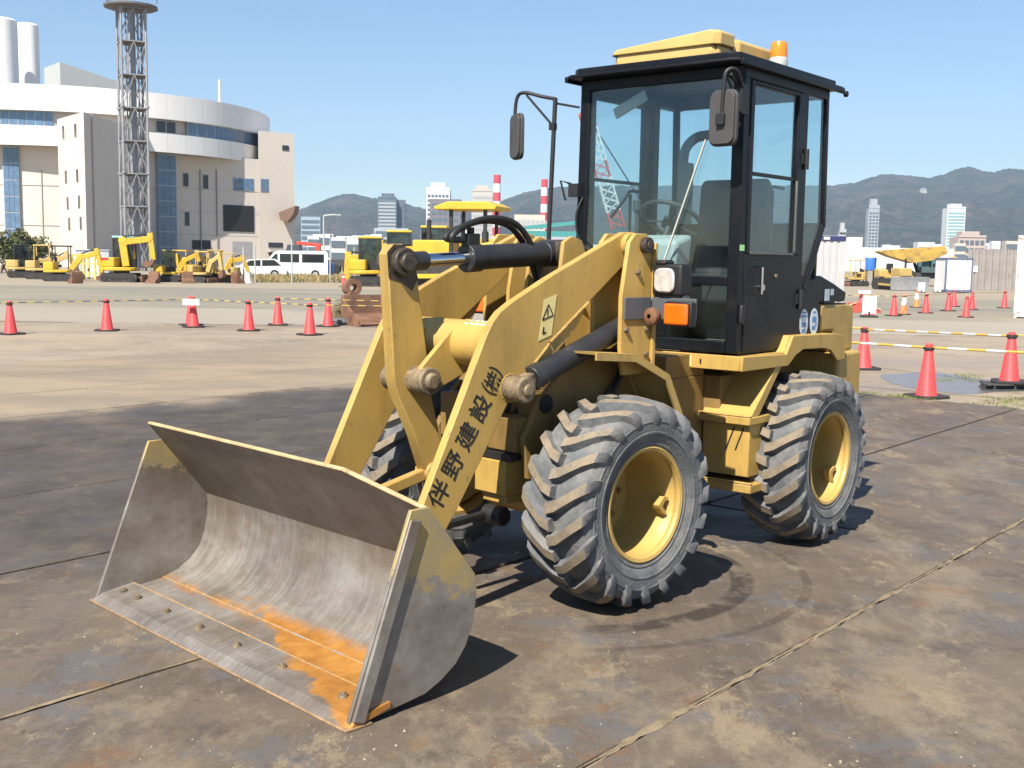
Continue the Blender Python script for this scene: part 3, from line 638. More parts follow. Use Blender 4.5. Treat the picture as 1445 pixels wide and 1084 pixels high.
mb = MB(); mb.cyl(ta + td * .05, ta + td * .46, .033, n=20); mb.build('rod', M_chrome, tilt)
mb = MB(); mb.cyl(ta + td * .05, ta + td * .17, .046, n=20); mb.build('rod_collar', M_blk3, tilt, bevel=.004)
mb = MB(); mb.cyl((-.215, -.10, 1.712), (-.215, .10, 1.712), .072, n=20); mb.cyl((-.215, .10, 1.712), (-.215, .125, 1.712), .04, n=14); mb.build('rear_eye', M_grease, tilt, bevel=.006)
mb = MB(); mb.box(.36, .44, -.02, .03, 1.735, 1.80); mb.cyl((.40, .0, 1.80), (.40, .0, 1.83), .02, n=10); mb.build('port_block', M_blk2, tilt, bevel=.005)
def spline(pts, n=10):
    P_ = [Vector(p) for p in pts]; P_ = [P_[0] * 2 - P_[1]] + P_ + [P_[-1] * 2 - P_[-2]]; out = []
    for i in range(1, len(P_) - 2):
        for k in range(n):
            t = k / n; a, b, c, d = P_[i - 1:i + 3]
            out.append(0.5 * ((2 * b) + (c - a) * t + (2 * a - 5 * b + 4 * c - d) * t * t + (3 * b - a - 3 * c + d) * t ** 3))
    return out + [P_[-2]]
for dy, dz in ((-.02, 0), (.025, .012)):
    mb = MB(); mb.tube(spline([(.47, dy, 1.765), (.545, dy, 1.775), (.47, dy, 1.82 + dz), (.30, dy, 1.865 + dz), (.13, dy, 1.85 + dz), (.02, dy, 1.77 + dz), (-.05, dy, 1.66), (-.13, dy, 1.50), (-.20, dy, 1.42)]), .016, 10); mb.build('hydraulic_hose', M_blk2, loader)
mb = MB(); mb.tube(spline([(-.10, .02, 1.50), (-.05, .08, 1.47), (.05, .13, 1.45), (.12, .16, 1.36)]), .013, 8); mb.tube(spline([(-.12, .05, 1.47), (-.2, .1, 1.44), (-.28, .15, 1.46)]), .016, 8); mb.box(-.17, -.09, -.03, .07, 1.40, 1.47); mb.build('hose_coupling', M_grease, loader, bevel=.004)
# pipes running down the inside of the near arm
for k in range(2):
    mb = MB(); o_ = .30 - .045 * k; mb.tube(spline([(.02, o_ - .08, 1.50), (.18, o_, 1.49), (.42, o_, 1.37), (.53, o_, 1.32)]), .011, 8); mb.build('boom_pipe', M_yedge, loader)

M_weld = paint('painted_weld', (0.46, 0.30, 0.09), .6, edge=0)
def weld(p, q, r_, parent, nm='weld_bead'):
    p, q = Vector(p), Vector(q); k = max(4, int((q - p).length / .012)); rn_ = random.Random(k); mb = MB(); mb.tube([p.lerp(q, i / k) for i in range(k + 1)], r_, 6)
    mb.v = [(x + rn_.uniform(-.0015, .0015), y + rn_.uniform(-.0015, .0015), z + rn_.uniform(-.0015, .0015)) for x, y, z in mb.v]; return mb.build(nm, M_weld, parent)
for a_, b_ in (((.40, AR + .001, 1.135), (.245, AR + .001, 1.272)), ((.24, AR + .001, 1.28), (-.03, AR + .001, 1.468))): weld(a_, b_, .007, left)
for k in range(20):
    t = 2 * math.pi * k / 20; t2 = 2 * math.pi * (k + 1) / 20; weld((.505 + .064 * math.cos(t), AR, 1.075 + .064 * math.sin(t)), (.505 + .064 * math.cos(t2), AR, 1.075 + .064 * math.sin(t2)), .006, left)
mb = MB(); mb.cyl((0, 0, 0), (0, .012, 0), .016, n=6); mb.cyl((0, .012, 0), (0, .018, 0), .009, n=8); bolt1 = mb.build('bolt', M_pin, loader)
for k, (bx, bz) in enumerate(((-.20, 1.20), (-.36, 1.20), (-.20, 1.33), (-.36, 1.33), (-.28, 1.62))):
    o = bolt1 if k == 0 else bolt1.copy()
    if k: C.objects.link(o)
    o.location = (bx, .511, bz); o.rotation_euler = (0, k * .5, 0)
for k in range(3):
    mb = MB(); y0 = -.04 + .05 * k; mb.tube(spline([(-.40, y0, 1.30), (-.18, y0 + .01, 1.22 + .02 * k), (.05, y0 + .05, 1.12), (.18, y0 + .08, 1.0 - .03 * k), (.24, y0 + .06, .86)]), .014, 8); mb.build('hydraulic_hose', M_blk2, loader)
for k in range(2):
    mb = MB(); s_ = .345 + .028 * k; mb.tube(spline([(-.40, s_, 1.16), (-.30, s_ + .02, 1.06), (-.20, s_ + .01, .92 - .05 * k), (-.32, s_, .78), (-.5, s_ - .01, .70)]), .012, 8); mb.build('hydraulic_hose', M_blk2, loader)
# ---- front tower and frame ---------------------------------------
towp = [(-.215, 1.77), (-.26, 1.815), (-.35, 1.815), (-.395, 1.77), (-.395, 1.10), (-.19, 1.10), (-.165, 1.24), (-.165, 1.50)]
mb = MB()
for s in (1, -1):
    mb.prism(towp, s * .485, s * .51); mb.prism(towp, s * .30, s * .325); mb.box(-.42, -.397, min(s * .30, s * .53), max(s * .30, s * .53), 1.10, 1.77)
mb.prism([(-.10, 1.46), (-.14, 1.77), (-.20, 1.80), (-.28, 1.78), (-.40, 1.55), (-.45, 1.15), (-.18, 1.15)], .105, .13); mb.prism([(-.10, 1.46), (-.14, 1.77), (-.20, 1.80), (-.28, 1.78), (-.40, 1.55), (-.45, 1.15), (-.18, 1.15)], -.13, -.105)
mb.box(-.45, -.41, -.30, .30, 1.05, 1.55)
tower = mb.build('loader_tower', M_yel, loader, bevel=.004, fix=True)
mb = MB(); mb.prism([(.34, .80), (.24, .97), (.10, 1.10), (-.10, 1.22), (-.46, 1.22), (-.74, 1.05), (-.78, .62), (-.5, .50), (.30, .60)], .30, .335); mb.prism([(.34, .80), (.24, .97), (.10, 1.10), (-.10, 1.22), (-.46, 1.22), (-.74, 1.05), (-.78, .62), (-.5, .50), (.30, .60)], -.335, -.30); mb.box(-.70, .20, -.30, .30, .62, 1.0); mb.box(.20, .36, .10, .298, .735, .90); mb.box(.20, .33, -.298, .09, .75, .98)
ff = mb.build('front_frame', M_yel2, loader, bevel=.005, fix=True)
mb = MB(); mb.cyl((.19, .337, .967), (.19, .339, .967), .048, n=22); mb.build('inspection_hole', M_ink, ff)
mb = MB(); mb.box(.345, .352, .13, .285, .775, .87); mb.build('cover_plate', M_yel, ff, bevel=.003)
def axle(x0, nm='axle'):
    mb = MB(); mb.cyl((x0, -.46, .515), (x0, .46, .515), .085, n=20); mb.cyl((x0, -.16, .515), (x0, .16, .515), .17, n=24)
    mb.cyl((x0, 0, .515), (x0 + .20, 0, .515), .15, .09, n=20); mb.box(x0 - .10, x0 + .10, .22, .34, .44, .66); mb.box(x0 - .10, x0 + .10, -.34, -.22, .44, .66)
    mb.cyl((x0, .40, .515), (x0, .47, .515), .15, n=24); mb.cyl((x0, -.47, .515), (x0, -.40, .515), .15, n=24)
    return mb
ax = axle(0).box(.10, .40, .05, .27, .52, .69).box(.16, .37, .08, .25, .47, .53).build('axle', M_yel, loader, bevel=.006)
mb = MB(); mb.box(.34, .39, .03, .30, .694, .726); mb.build('axle_shim', M_blk2, ff)
mb = MB(); mb.cyl((.38, .12, .41), (.38, .25, .41), .05, n=14); mb.beam((.38, .14, .41), (.70, .16, .40), .04); mb.build('under_hose', M_blk2, loader, bevel=.01)

# ---- lift cylinders -----------------------------------------------
for s in (1, -1):
    la, lb = Vector((.505, s * .432, 1.075)), Vector((-.40, s * .405, 1.372)); ld = (lb - la).normalized()
    mb = MB(); mb.cyl(la + ld * .135, lb, .055, n=24); mb.cyl(la + ld * .12, la + ld * .19, .061, n=24)
    lc = mb.build('lift_cylinder', M_blk3, loader, bevel=.004)
    mb = MB(); mb.cyl(la + ld * .03, la + ld * .14, .032, n=16); mb.build('rod', M_chrome, lc)
    mb = MB(); mb.cyl(la + Vector((0, -s * .02, 0)), la + Vector((0, s * .085, 0)), .062, n=22); mb.cyl(la + Vector((0, s * .085, 0)), la + Vector((0, s * .105, 0)), .030, n=12); mb.beam(la, la + ld * .12, .07); mb.build('rod_eye', M_pin, lc, bevel=.008)

# ---- lamps on their bracket ----------------------------------------
for s in (1, -1):
    q = lambda a, b: (min(s * a, s * b), max(s * a, s * b))
    mb = MB(); mb.box(-.385, -.178, *q(.512, .522), 1.382, 1.494); mb.box(-.40, -.388, *q(.522, .80), 1.382, 1.494); mb.box(-.46, -.402, *q(.70, .71), 1.395, 1.66); mb.box(-.45, -.402, *q(.53, .69), 1.494, 1.51)
    br = mb.build('lamp_bracket', M_grey, loader, bevel=.003)
    mb = MB(); mb.box(-.47, -.375, *q(.528, .715), 1.505, 1.665); mb.box(-.45, -.37, *q(.545, .62), 1.655, 1.685); hl = mb.build('headlight', M_blk2, br, bevel=.02, seg=3)
    mb = MB(); mb.prism([(s * a, b) for a, b in [(.552, 1.552), (.558, 1.536), (.572, 1.524), (.590, 1.520), (.642, 1.520), (.660, 1.524), (.674, 1.536), (.680, 1.552), (.680, 1.612), (.674, 1.628), (.660, 1.640), (.642, 1.644), (.590, 1.644), (.572, 1.640), (.558, 1.628), (.552, 1.612)]], -.375, -.358, ax='x'); mb.build('headlight_lens', M_lens, br, bevel=.010, fix=True)
    mb = MB(); mb.box(-.40, -.352, *q(.634, .80), 1.352, 1.478); ts = mb.build('turn_signal', M_blk2, br, bevel=.008)
    mb = MB(); mb.box(-.352, -.325, *q(.646, .790), 1.362, 1.468); mb.build('turn_signal_lens', M_amber, br, bevel=.012, seg=3)
    mb = MB(); mb.lathe([(.012, .03), (.03, .028), (.043, .02), (.046, 0), (.03, -.03), (.02, -.06)], 18, 'x', (-.35, s * .560, 1.398)); mb.build('horn', M_rust, br, fix=True)

# ---- mudguards behind the front wheels ------------------------------
for s in (1, -1):
    pg = [(.13, 1.238), (-.18, 1.214), (-.44, 1.098), (-.575, .86), (-.60, .80)]
    pg2 = [(x - .004, z - .012) for x, z in pg]; pg3 = [(.13, 1.20), (-.165, 1.178), (-.41, 1.07), (-.535, .85), (-.56, .80)]
    mb = MB()
    for i in range(len(pg) - 1):
        a, b = pg[i], pg[i + 1]; c, d_ = pg2[i + 1], pg2[i]
        mb.prism([a, b, c, d_], s * .34, s * .60)
        mb.prism([a, b, pg3[i + 1], pg3[i]], s * .60, s * .612)
    mb.build('front_mudguard', M_yedge, loader, fix=True)

# ---- rear frame, platform, steps, hood ------------------------------
mb = MB(); mb.box(-2.55, -.75, -.29, .29, .50, 1.02); mb.box(-1.20, -.78, -.29, .29, 1.02, 1.15); mb.box(-1.46, -1.20, .29, .40, .50, 1.02); mb.box(-1.46, -1.20, -.40, -.29, .50, 1.02); mb.box(-.85, -.6, -.2, .2, .45, .6); mb.box(-.85, -.6, -.2, .2, .85, 1.0)
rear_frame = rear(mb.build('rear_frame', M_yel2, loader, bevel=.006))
for s in (1, -1):
    q = lambda a, b: (s * a, s * b)
    mb = MB(); pf = [(-1.035, 1.155), (-1.575, 1.142), (-1.655, 1.247), (-2.27, 1.235), (-2.40, 1.215), (-2.42, 1.06), (-2.30, 1.06), (-2.20, 1.13), (-2.10, 1.150), (-1.80, 1.158), (-1.70, 1.13), (-1.60, 1.07), (-1.035, 1.072)]
    mb.prism(pf, *q(.605, .628)); mb.box(-1.06, -1.035, min(q(.10, .605)), max(q(.10, .605)), 1.072, 1.155)
    mb.box(-1.60, -1.06, min(q(.30, .605)), max(q(.30, .605)), 1.135, 1.15); mb.prism([(-1.575, 1.142), (-1.655, 1.247), (-2.27, 1.235), (-2.27, 1.20), (-1.67, 1.21), (-1.59, 1.10)], *q(.30, .605))
    pl = rear(mb.build('platform', M_yel, loader, bevel=.004, fix=True))
    mb = MB(); mb.box(-1.0345, -1.033, min(q(.20, .30)), max(q(.20, .30)), 1.082, 1.148); mb.build('warning_sticker', M_stick, pl)
    if s > 0:
        mb = MB(); t3 = [(-1.032, .25, 1.135), (-1.032, .222, 1.095), (-1.032, .278, 1.095)]
        for a, b in ((0, 1), (1, 2), (2, 0)): mb.beam(t3[a], t3[b], .005, .001, up=(1, 0, 0))
        mb.box(-1.0335, -1.032, .355, .365, 1.10, 1.128); mb.build('warning_print', M_ink, pl, fix=True, smooth=0)
    # front edge of the rear wheel arch, running down to the steps
    mb = MB(); mb.prism([(-1.53, 1.072), (-1.455, 1.072), (-1.17, .80), (-1.24, .775)], *q(.30, .62)); mb.prism([(-1.24, .775), (-1.25, .775), (-1.48, .50), (-1.46, .44), (-1.42, .44), (-1.42, .60)], *q(.34, .60)); rear(mb.build('wheel_arch', M_yel, loader, bevel=.004, fix=True))
    mb = MB(); mb.box(-1.40, -1.15, min(q(.28, .625)), max(q(.28, .625)), .755, .80); mb.box(-1.40, -1.19, min(q(.30, .605)), max(q(.30, .605)), .45, .753); mb.box(-1.43, -1.16, min(q(.20, .64)), max(q(.20, .64)), .362, .412); mb.box(-1.25, -1.21, min(q(.22, .29)), max(q(.22, .29)), .41, .80)
    mb.box(-1.172, -1.15, min(q(.28, .625)), max(q(.28, .625)), .80, .812); mb.box(-1.182, -1.16, min(q(.20, .64)), max(q(.20, .64)), .412, .424)
    stp = rear(mb.build('step', M_yel, loader, bevel=.005))
    mb = MB()
    for y in (.475, .535): mb.prism([(s * (y + .028), .735), (s * (y + .038), .735), (s * (y - .012), .60), (s * (y - .022), .60)], -1.1895, -1.1880, ax='x')
    mb.build('slot', M_ink, stp, fix=True, smooth=0)
mb = MB(); mb.box(-2.75, -2.38, -.60, .60, .62, 1.10); mb.prism([(-2.42, 1.10), (-2.75, 1.10), (-2.75, 1.40), (-2.62, 1.42), (-2.22, 1.42), (-2.22, 1.24), (-2.42, 1.24)], -.535, .535)
cw = rear(mb.build('counterweight', M_yel, loader, bevel=.02, fix=True, seg=3))
mb = MB(); mb.prism([(-1.90, 1.19), (-2.18, 1.19), (-2.18, 1.43), (-2.58, 1.43), (-2.60, 1.49), (-2.40, 1.55), (-2.20, 1.60), (-2.02, 1.58), (-1.90, 1.50)], -.54, .54); hood_o = rear(mb.build('engine_hood', M_blk, loader, bevel=.012, fix=True, seg=3))
mb = MB(); mb.box(-2.41, -2.25, .541, .5425, 1.425, 1.525); mb.build('hood_label', M_ink, hood_o)
mb = MB(); mb.box(-2.325, -2.255, .5425, .544, 1.44, 1.515); mb.box(-2.39, -2.345, .5425, .544, 1.475, 1.515); mb.build('hood_label_print', mat('pale_blue_decal', (0.45, 0.52, 0.58), 0.5, var=0.3, scale=70), hood_o)
# exhaust pipe behind the cab
mb = MB(); mb.cyl((-2.36, -.585, 1.30), (-2.36, -.585, 2.36), .062, n=18); ex = rear(mb.build('exhaust_stack', M_blk2, loader, bevel=.008))
mb = MB(); mb.tube(spline([(-2.36, -.60, 2.35), (-2.36, -.58, 2.46), (-2.36, -.50, 2.53), (-2.36, -.38, 2.545)]), .035, 12); mb.build('exhaust_pipe', M_blk2, ex)

# ---- wheels -----------------------------------------------------------
TR = 0.515
def tyre_mesh():
    mb = MB(); N = 72
    half = [(.270, .150), (.281, .172), (.292, .176), (.295, .181), (.303, .182), (.306, .178), (.330, .190), (.346, .1945), (.348, .1985), (.356, .1995), (.358, .1965), (.385, .199), (.402, .1985), (.404, .2015), (.410, .2010), (.412, .197), (.430, .193), (.456, .172), (.468, .12)]
    pr = [(r, -y) for r, y in half] + [(.474, 0)] + half[::-1]
    mb.lathe(pr, N, 'y')
    NL = 20; rnl = random.Random(2)
    st = [(-.012, .480, 0.0), (.045, .479, .035), (.095, .470, .105), (.140, .464, .185), (.172, .456, .25), (.192, .432, .30), (.199, .395, .335)]
    hgt = [.034, .035, .036, .036, .034, .024, .006]; wid = [.058, .056, .056, .058, .062, .056, .040]
    for s in (1, -1):
        for k in range(NL):
            th0 = 2 * math.pi * (k + (0.5 if s < 0 else 0)) / NL
            jw = rnl.uniform(.95, 1.06); rows = []
            for (y, r, dt), h, w in zip(st, hgt, wid):
                th = th0 + dt; ny = max(0.0, (y - .12) / .08) if y > .12 else 0.0; ny = min(ny, 1.0)
                ln = math.hypot(1, ny * 1.2); nr, nyy = 1 / ln, ny * 1.2 / ln
                wb_, wt = w * jw * 1.22 / r / 2, w * .80 * jw / r / 2; row = []
                # direction of the lug is oblique, so shear the section a little
                for (tt, rr_, yy) in ((th - wb_, r - .006, y), (th - wt, r + h * nr, y + h * nyy), (th + wt, r + h * nr, y + h * nyy), (th + wb_, r - .006, y)):
                    row.append((rr_ * math.cos(tt), s * yy, rr_ * math.sin(tt)))
                rows.append(row)
            o = len(mb.v)
            for rw in rows: mb.v += rw
            for i in range(len(rows) - 1):
                for j in range(3):
                    f = [o + i * 4 + j, o + i * 4 + j + 1, o + (i + 1) * 4 + j + 1, o + (i + 1) * 4 + j]
                    mb.f.append(f if s < 0 else f[::-1]); mb.m.append(1 if (j == 1 and i < 4) else 0)
            f = [o, o + 1, o + 2, o + 3]; mb.f.append(f if s > 0 else f[::-1]); mb.m.append(0)
            e = o + (len(rows) - 1) * 4; f = [e + 3, e + 2, e + 1, e]; mb.f.append(f if s > 0 else f[::-1]); mb.m.append(0)
    return mb
tyre0 = tyre_mesh().build('tyre', [M_rub, M_lug], None, fix=True, smooth=38)
tm = tyre0.data; bpy.data.objects.remove(tyre0)
def rim_meshes(s):
    mb = MB(); P1 = [(.279, .168), (.284, .176), (.277, .181), (.262, .176), (.256, .160), (.262, .140), (.252, .120), (.240, .085), (.238, .02), (.236, -.10), (.222, -.135), (.12, -.150), (.118, -.12), (.10, -.105), (.0, -.103)]
    mb.lathe([(r, s * h) for r, h in P1], 56, 'y'); mb.lathe([(r, s * h) for r, h in ((.279, .168), (.245, .10), (.245, -.16), (.279, -.170), (.256, -.172), (.237, -.15), (.237, -.10))], 40, 'y')
    hb = MB(); hb.cyl((0, s * -.105, 0), (0, s * -.06, 0), .075, .06, n=24); hb.cyl((0, s * -.155, 0), (0, s * -.12, 0), .13, n=24)
    for k in range(8):
        a = k * math.pi / 4; hb.cyl((.160 * math.cos(a), s * -.15, .160 * math.sin(a)), (.160 * math.cos(a), s * -.125, .160 * math.sin(a)), .015, n=6)
    return mb, hb
rims = {}
for s in (1, -1):
    a, b = rim_meshes(s); o = a.build('rim', M_rim, None, fix=True, smooth=30); o2 = b.build('hub', M_yel2, None, fix=True); rims[s] = (o.data, o2.data); bpy.data.objects.remove(o); bpy.data.objects.remove(o2)
wb_m = MB(); wb_m.prism([(.232, -.03), (.20, -.032), (.165, .012), (.175, .03), (.232, .062), (.232, .045), (.195, .018), (.212, -.012), (.232, -.014)], .075, .125); o = wb_m.build('valve_guard', M_rim, None, fix=True); vgm = o.data; bpy.data.objects.remove(o)
for (wx, s, isr) in ((0, 1, 0), (0, -1, 0), (-WBS, 1, 1), (-WBS, -1, 1)):
    wh = bpy.data.objects.new('wheel', rims[s][1]); C.objects.link(wh); wh.parent = loader
    p = Vector((wx, s * .660, TR))
    if isr:
        rz = Matrix.Rotation(PHI, 3, 'Z'); p = Vector((JX, 0, 0)) + rz @ (p - Vector((JX, 0, 0)))
    wh.location = p; wh.rotation_euler = (0, 0, PHI if isr else 0)
    spin = {(0, 1): 0.05, (0, -1): 1.2, (1, 1): 0.20, (1, -1): 2.2}[(isr, s)]
    for nm, dt in (('tyre', tm), ('rim', rims[s][0])):
        c = bpy.data.objects.new(nm, dt); C.objects.link(c); c.parent = wh; c.rotation_euler = (0, -spin, 0)
    if s > 0:
        c = bpy.data.objects.new('valve_guard', vgm); C.objects.link(c); c.parent = wh; c.rotation_euler = (0, R(180 - 8 if not isr else 180 - 32), 0)

rax = rear(axle(-WBS).build('axle', M_yel2, loader, bevel=.006))
# ---- cab ------------------------------------------------------------
CX0, CX1, CY, CZ0, CZ1 = -1.075, -2.17, .555, 1.165, 2.745
mb = MB()
for s in (1, -1):
    q = lambda a, b: (min(s * a, s * b), max(s * a, s * b))
    yb = .03 if s < 0 else 0.0                       # the far front post leans out a little at its foot
    mb.hexa([(CX0 - .075, s * (CY - .07 + yb), CZ0), (CX0, s * (CY - .07 + yb), CZ0), (CX0, s * (CY + yb), CZ0), (CX0 - .075, s * (CY + yb), CZ0)][::s], [(CX0 - .075, s * (CY - .07), CZ1), (CX0, s * (CY - .07), CZ1), (CX0, s * CY, CZ1), (CX0 - .075, s * CY, CZ1)][::s])
    mb.box(-1.885, -1.815, *q(CY - .06, CY), CZ0, CZ1)          # middle post
    mb.hexa([(CX1 - .03, s * (CY - .04), 1.90), (CX1 + .015, s * (CY - .04), 1.90), (CX1 + .015, s * CY, 1.90), (CX1 - .03, s * CY, 1.90)][::s], [(CX1, s * (CY - .04), CZ1), (CX1 + .04, s * (CY - .04), CZ1), (CX1 + .04, s * CY, CZ1), (CX1, s * CY, CZ1)][::s])
    mb.prism([(-2.20, 1.92), (-2.165, 1.94), (-1.965, 1.60), (-1.90, 1.55), (-1.93, 1.50), (-2.0, 1.56)], s * (CY - .03), s * CY)
    mb.box(CX1, CX0, *q(CY - .06, CY + .002), 2.685, CZ1 + .012)   # side header
    mb.box(-2.15, CX0 - .03, *q(CY - .05, CY - .004), CZ0 - .01, CZ0 + .04)
mb.box(CX0 - .06, CX0 + .002, -CY, CY, 2.69, CZ1 + .012); mb.box(CX1, CX1 + .05, -CY, CY, 2.69, CZ1 + .012)
mb.box(CX1 - .02, CX1 + .03, -CY + .04, CY - .04, 1.88, 1.93)
mb.box(CX0 - .045, CX0 - .002, -CY + .07, CY - .07, 1.545, 1.60)    # bar between upper and lower glass
mb.box(CX0 - .045, CX0 + .004, -CY + .07, CY - .07, CZ0, 1.235)     # front sill
mb.box(CX0 - .040, CX0 - .004, -.10, .085, 1.235, 1.545)           # front panel between the foot windows
mb.box(-2.1, CX0 - .05, -CY + .05, CY - .05, CZ0 - .008, CZ0 + .02)   # floor
mb.box(-2.16, -2.12, -CY + .03, CY - .03, CZ0 + .02, 1.88)           # rear lower wall
mb.box(-2.12, -1.72, -CY + .05, CY - .05, CZ0 + .02, 1.42)           # seat box
cab = rear(mb.build('cab', M_blk, loader, bevel=.008, fix=True, seg=3)); cab['label'] = 'black framed glazed operator cab'
mb = MB(); mb.hexa([(CX0 - .02, -.515, 1.60), (CX0 - .012, -.515, 1.60), (CX0 - .012, .485, 1.60), (CX0 - .02, .485, 1.60)][::-1], [(CX0 - .02, -.485, 2.69), (CX0 - .012, -.485, 2.69), (CX0 - .012, .485, 2.69), (CX0 - .02, .485, 2.69)][::-1]); mb.build('windshield', M_glass, cab, fix=True, smooth=0)
for y0, y1 in ((.085, .485), (-.50, -.10)):
    mb = MB(); mb.box(CX0 - .02, CX0 - .012, y0, y1, 1.235, 1.545); mb.build('foot_window', M_glass, cab, smooth=0)
mb = MB(); mb.box(CX1 + .01, CX1 + .018, -.515, .515, 1.93, 2.69); mb.build('rear_window', M_glass, cab, smooth=0)
for s in (1, -1):
    q = lambda a, b: (min(s * a, s * b), max(s * a, s * b))
    mb = MB(); mb.box(-1.815, -1.15, *q(CY - .035, CY + .006), CZ0 + .01, 1.725); mb.box(-1.195, -1.15, *q(CY - .035, CY + .006), 1.725, 2.685); mb.box(-1.815, -1.745, *q(CY - .035, CY + .006), 1.725, 2.685); mb.box(-1.745, -1.195, *q(CY - .035, CY + .006), 2.66, 2.685)
    door = mb.build('door', M_blk, cab, bevel=.006)
    mb = MB(); mb.box(-1.745, -1.195, *q(CY - .018, CY - .011), 1.725, 2.66); mb.build('door_window', M_glass, cab, smooth=0)
    mb = MB(); mb.box(-1.745, -1.195, *q(CY - .026, CY - .006), 2.165, 2.185); mb.build('window_bar', M_blk2, cab)
    mb = MB(); mb.box(-1.765, -1.745, *q(CY - .022, CY + .010), 1.74, 2.165); mb.box(-1.745, -1.20, *q(CY - .004, CY + .009), 1.722, 1.738); mb.build('window_frame', mat('dull_aluminium', (0.16, 0.16, 0.15), 0.45, 0.6, var=0.15), cab, bevel=.003)
    mb = MB(); mb.tube([(-1.285, s * (CY + .008), 1.655), (-1.285, s * (CY + .04), 1.65), (-1.285, s * (CY + .04), 1.50), (-1.285, s * (CY + .008), 1.495)], .009, 8); mb.cyl((-1.345, s * (CY + .006), 1.535), (-1.345, s * (CY + .022), 1.535), .020, n=12); mb.build('door_handle', M_chrome if s > 0 else M_blk2, cab)
    mb = MB(); mb.cyl((-1.52, s * (CY + .006), 1.60), (-1.52, s * (CY + .016), 1.60), .012, n=10); mb.build('door_stop', M_pin, cab)
    for z in (2.30, 1.46):
        mb = MB(); mb.cyl((-1.85, s * (CY + .015), z - .06), (-1.85, s * (CY + .015), z + .06), .014, n=10); mb.box(-1.88, -1.80, *q(CY, CY + .012), z - .03, z + .03); mb.build('door_hinge', M_blk2, cab)
    mb = MB(); mb.prism([(-1.885, 2.69), (-2.14, 2.69), (-2.175, 1.94), (-1.965, 1.60), (-1.885, 1.60)], s * (CY - .020), s * (CY - .013)); mb.build('quarter_window', M_glass, cab, fix=True, smooth=0)
    mb = MB(); mb.prism([(-1.815, CZ0 + .01), (-2.19, CZ0 + .01), (-2.19, 1.40), (-2.0, 1.56), (-1.94, 1.60), (-1.815, 1.60)], s * (CY - .035), s * (CY - .004)); mb.build('rear_panel', M_blk, cab, bevel=.004, fix=True)
    mb = MB(); mb.tube(spline([(-1.35, s * .50, 1.95), (-1.50, s * .50, 2.07), (-1.56, s * .50, 2.12), (-1.70, s * .50, 2.12)]), .010, 8); mb.tube([(-1.56, s * .50, 2.10), (-1.56, s * .50, 1.75)], .010, 8); mb.build('grab_rail', M_blk2, cab)
# decals on the near side
for i, x in enumerate((-1.945, -2.092)):
    mb = MB(); mb.prism([(x + .058 * math.cos(t), 1.312 + .085 * math.sin(t)) for t in [2 * math.pi * k / 24 for k in range(24)]], CY - .0035, CY - .002); dcl = mb.build('oval_decal', mat('oval_white', (0.62, 0.70, 0.76), 0.45, var=0.1), cab, fix=True, smooth=0)
    mb = MB()
    if i == 0: mb.box(x - .042, x + .042, CY - .002, CY - .0008, 1.345, 1.358); mb.box(x - .035, x + .035, CY - .002, CY - .0008, 1.285, 1.312); mb.box(x - .028, x + .028, CY - .002, CY - .0008, 1.248, 1.272); mb.box(x - .03, x + .03, CY - .002, CY - .0008, 1.37, 1.378)
    else: mb.box(x - .03, x + .03, CY - .002, CY - .0008, 1.31, 1.345); mb.box(x - .02, x + .03, CY - .002, CY - .0008, 1.262, 1.288); mb.box(x - .036, x - .018, CY - .002, CY - .0008, 1.285, 1.31); mb.box(x - .02, x + .02, CY - .002, CY - .0008, 1.368, 1.378)
    mb.build('decal_print', M_blue, cab, smooth=0)
mb = MB(); mb.box(-1.135, -1.085, CY + .001, CY + .003, 1.742, 1.775); mb.build('inspection_sticker', M_green, cab)
mb = MB(); mb.box(-1.13, -1.09, CY + .001, CY + .028, 1.33, 1.44); mb.build('door_latch', M_blk2, cab, bevel=.01)
# seat, wheel, dash
mb = MB(); mb.box(-2.02, -1.56, -.25, .25, 1.42, 1.60); mb.prism([(-2.06, 1.55), (-1.93, 1.58), (-1.98, 2.18), (-2.03, 2.22), (-2.09, 2.18)], -.24, .24); seat = mb.build('seat', M_seat, cab, bevel=.05, fix=True, seg=4)
mb = MB(); mb.hexa([(-1.30, -.40, 1.45), (-1.10, -.40, 1.45), (-1.10, .10, 1.45), (-1.30, .10, 1.45)][::-1], [(-1.32, -.42, 1.84), (-1.13, -.42, 1.80), (-1.13, .12, 1.80), (-1.32, .12, 1.84)][::-1]); mb.build('dashboard', M_ltgrey, cab, bevel=.03, fix=True, seg=3)
mb = MB(); mb.box(-1.3, -1.1, -.3, .0, CZ0, 1.46); mb.build('dash_column', M_in, cab, bevel=.02)
sw = MB(); cw_ = Vector((-1.42, -.10, 1.93)); nx_ = Vector((-.55, 0, .83)); ux = Vector((.83, 0, .55)); uy = Vector((0, 1, 0))
sw.tube([cw_ + (ux * math.cos(t) + uy * math.sin(t)) * .19 for t in [2 * math.pi * k / 28 for k in range(29)]], .014, 8)
for t in (0.5, 2.6, 4.7): sw.beam(cw_ - nx_ * .02, cw_ + (ux * math.cos(t) + uy * math.sin(t)) * .19, .03, .012)
sw.cyl(cw_ - nx_ * .05, cw_, .05, n=14); sw.cyl(cw_ - nx_ * .35, cw_ - nx_ * .03, .022, n=10); sw.build('steering_wheel', M_seat, cab)
mb = MB(); mb.box(-1.75, -1.45, -.50, -.33, CZ0, 1.75); mb.cyl((-1.50, -.40, 1.75), (-1.46, -.38, 2.0), .016, n=8); mb.cyl((-1.46, -.38, 1.99), (-1.455, -.378, 2.06), .028, n=10); mb.build('control_console', M_in, cab, bevel=.03)
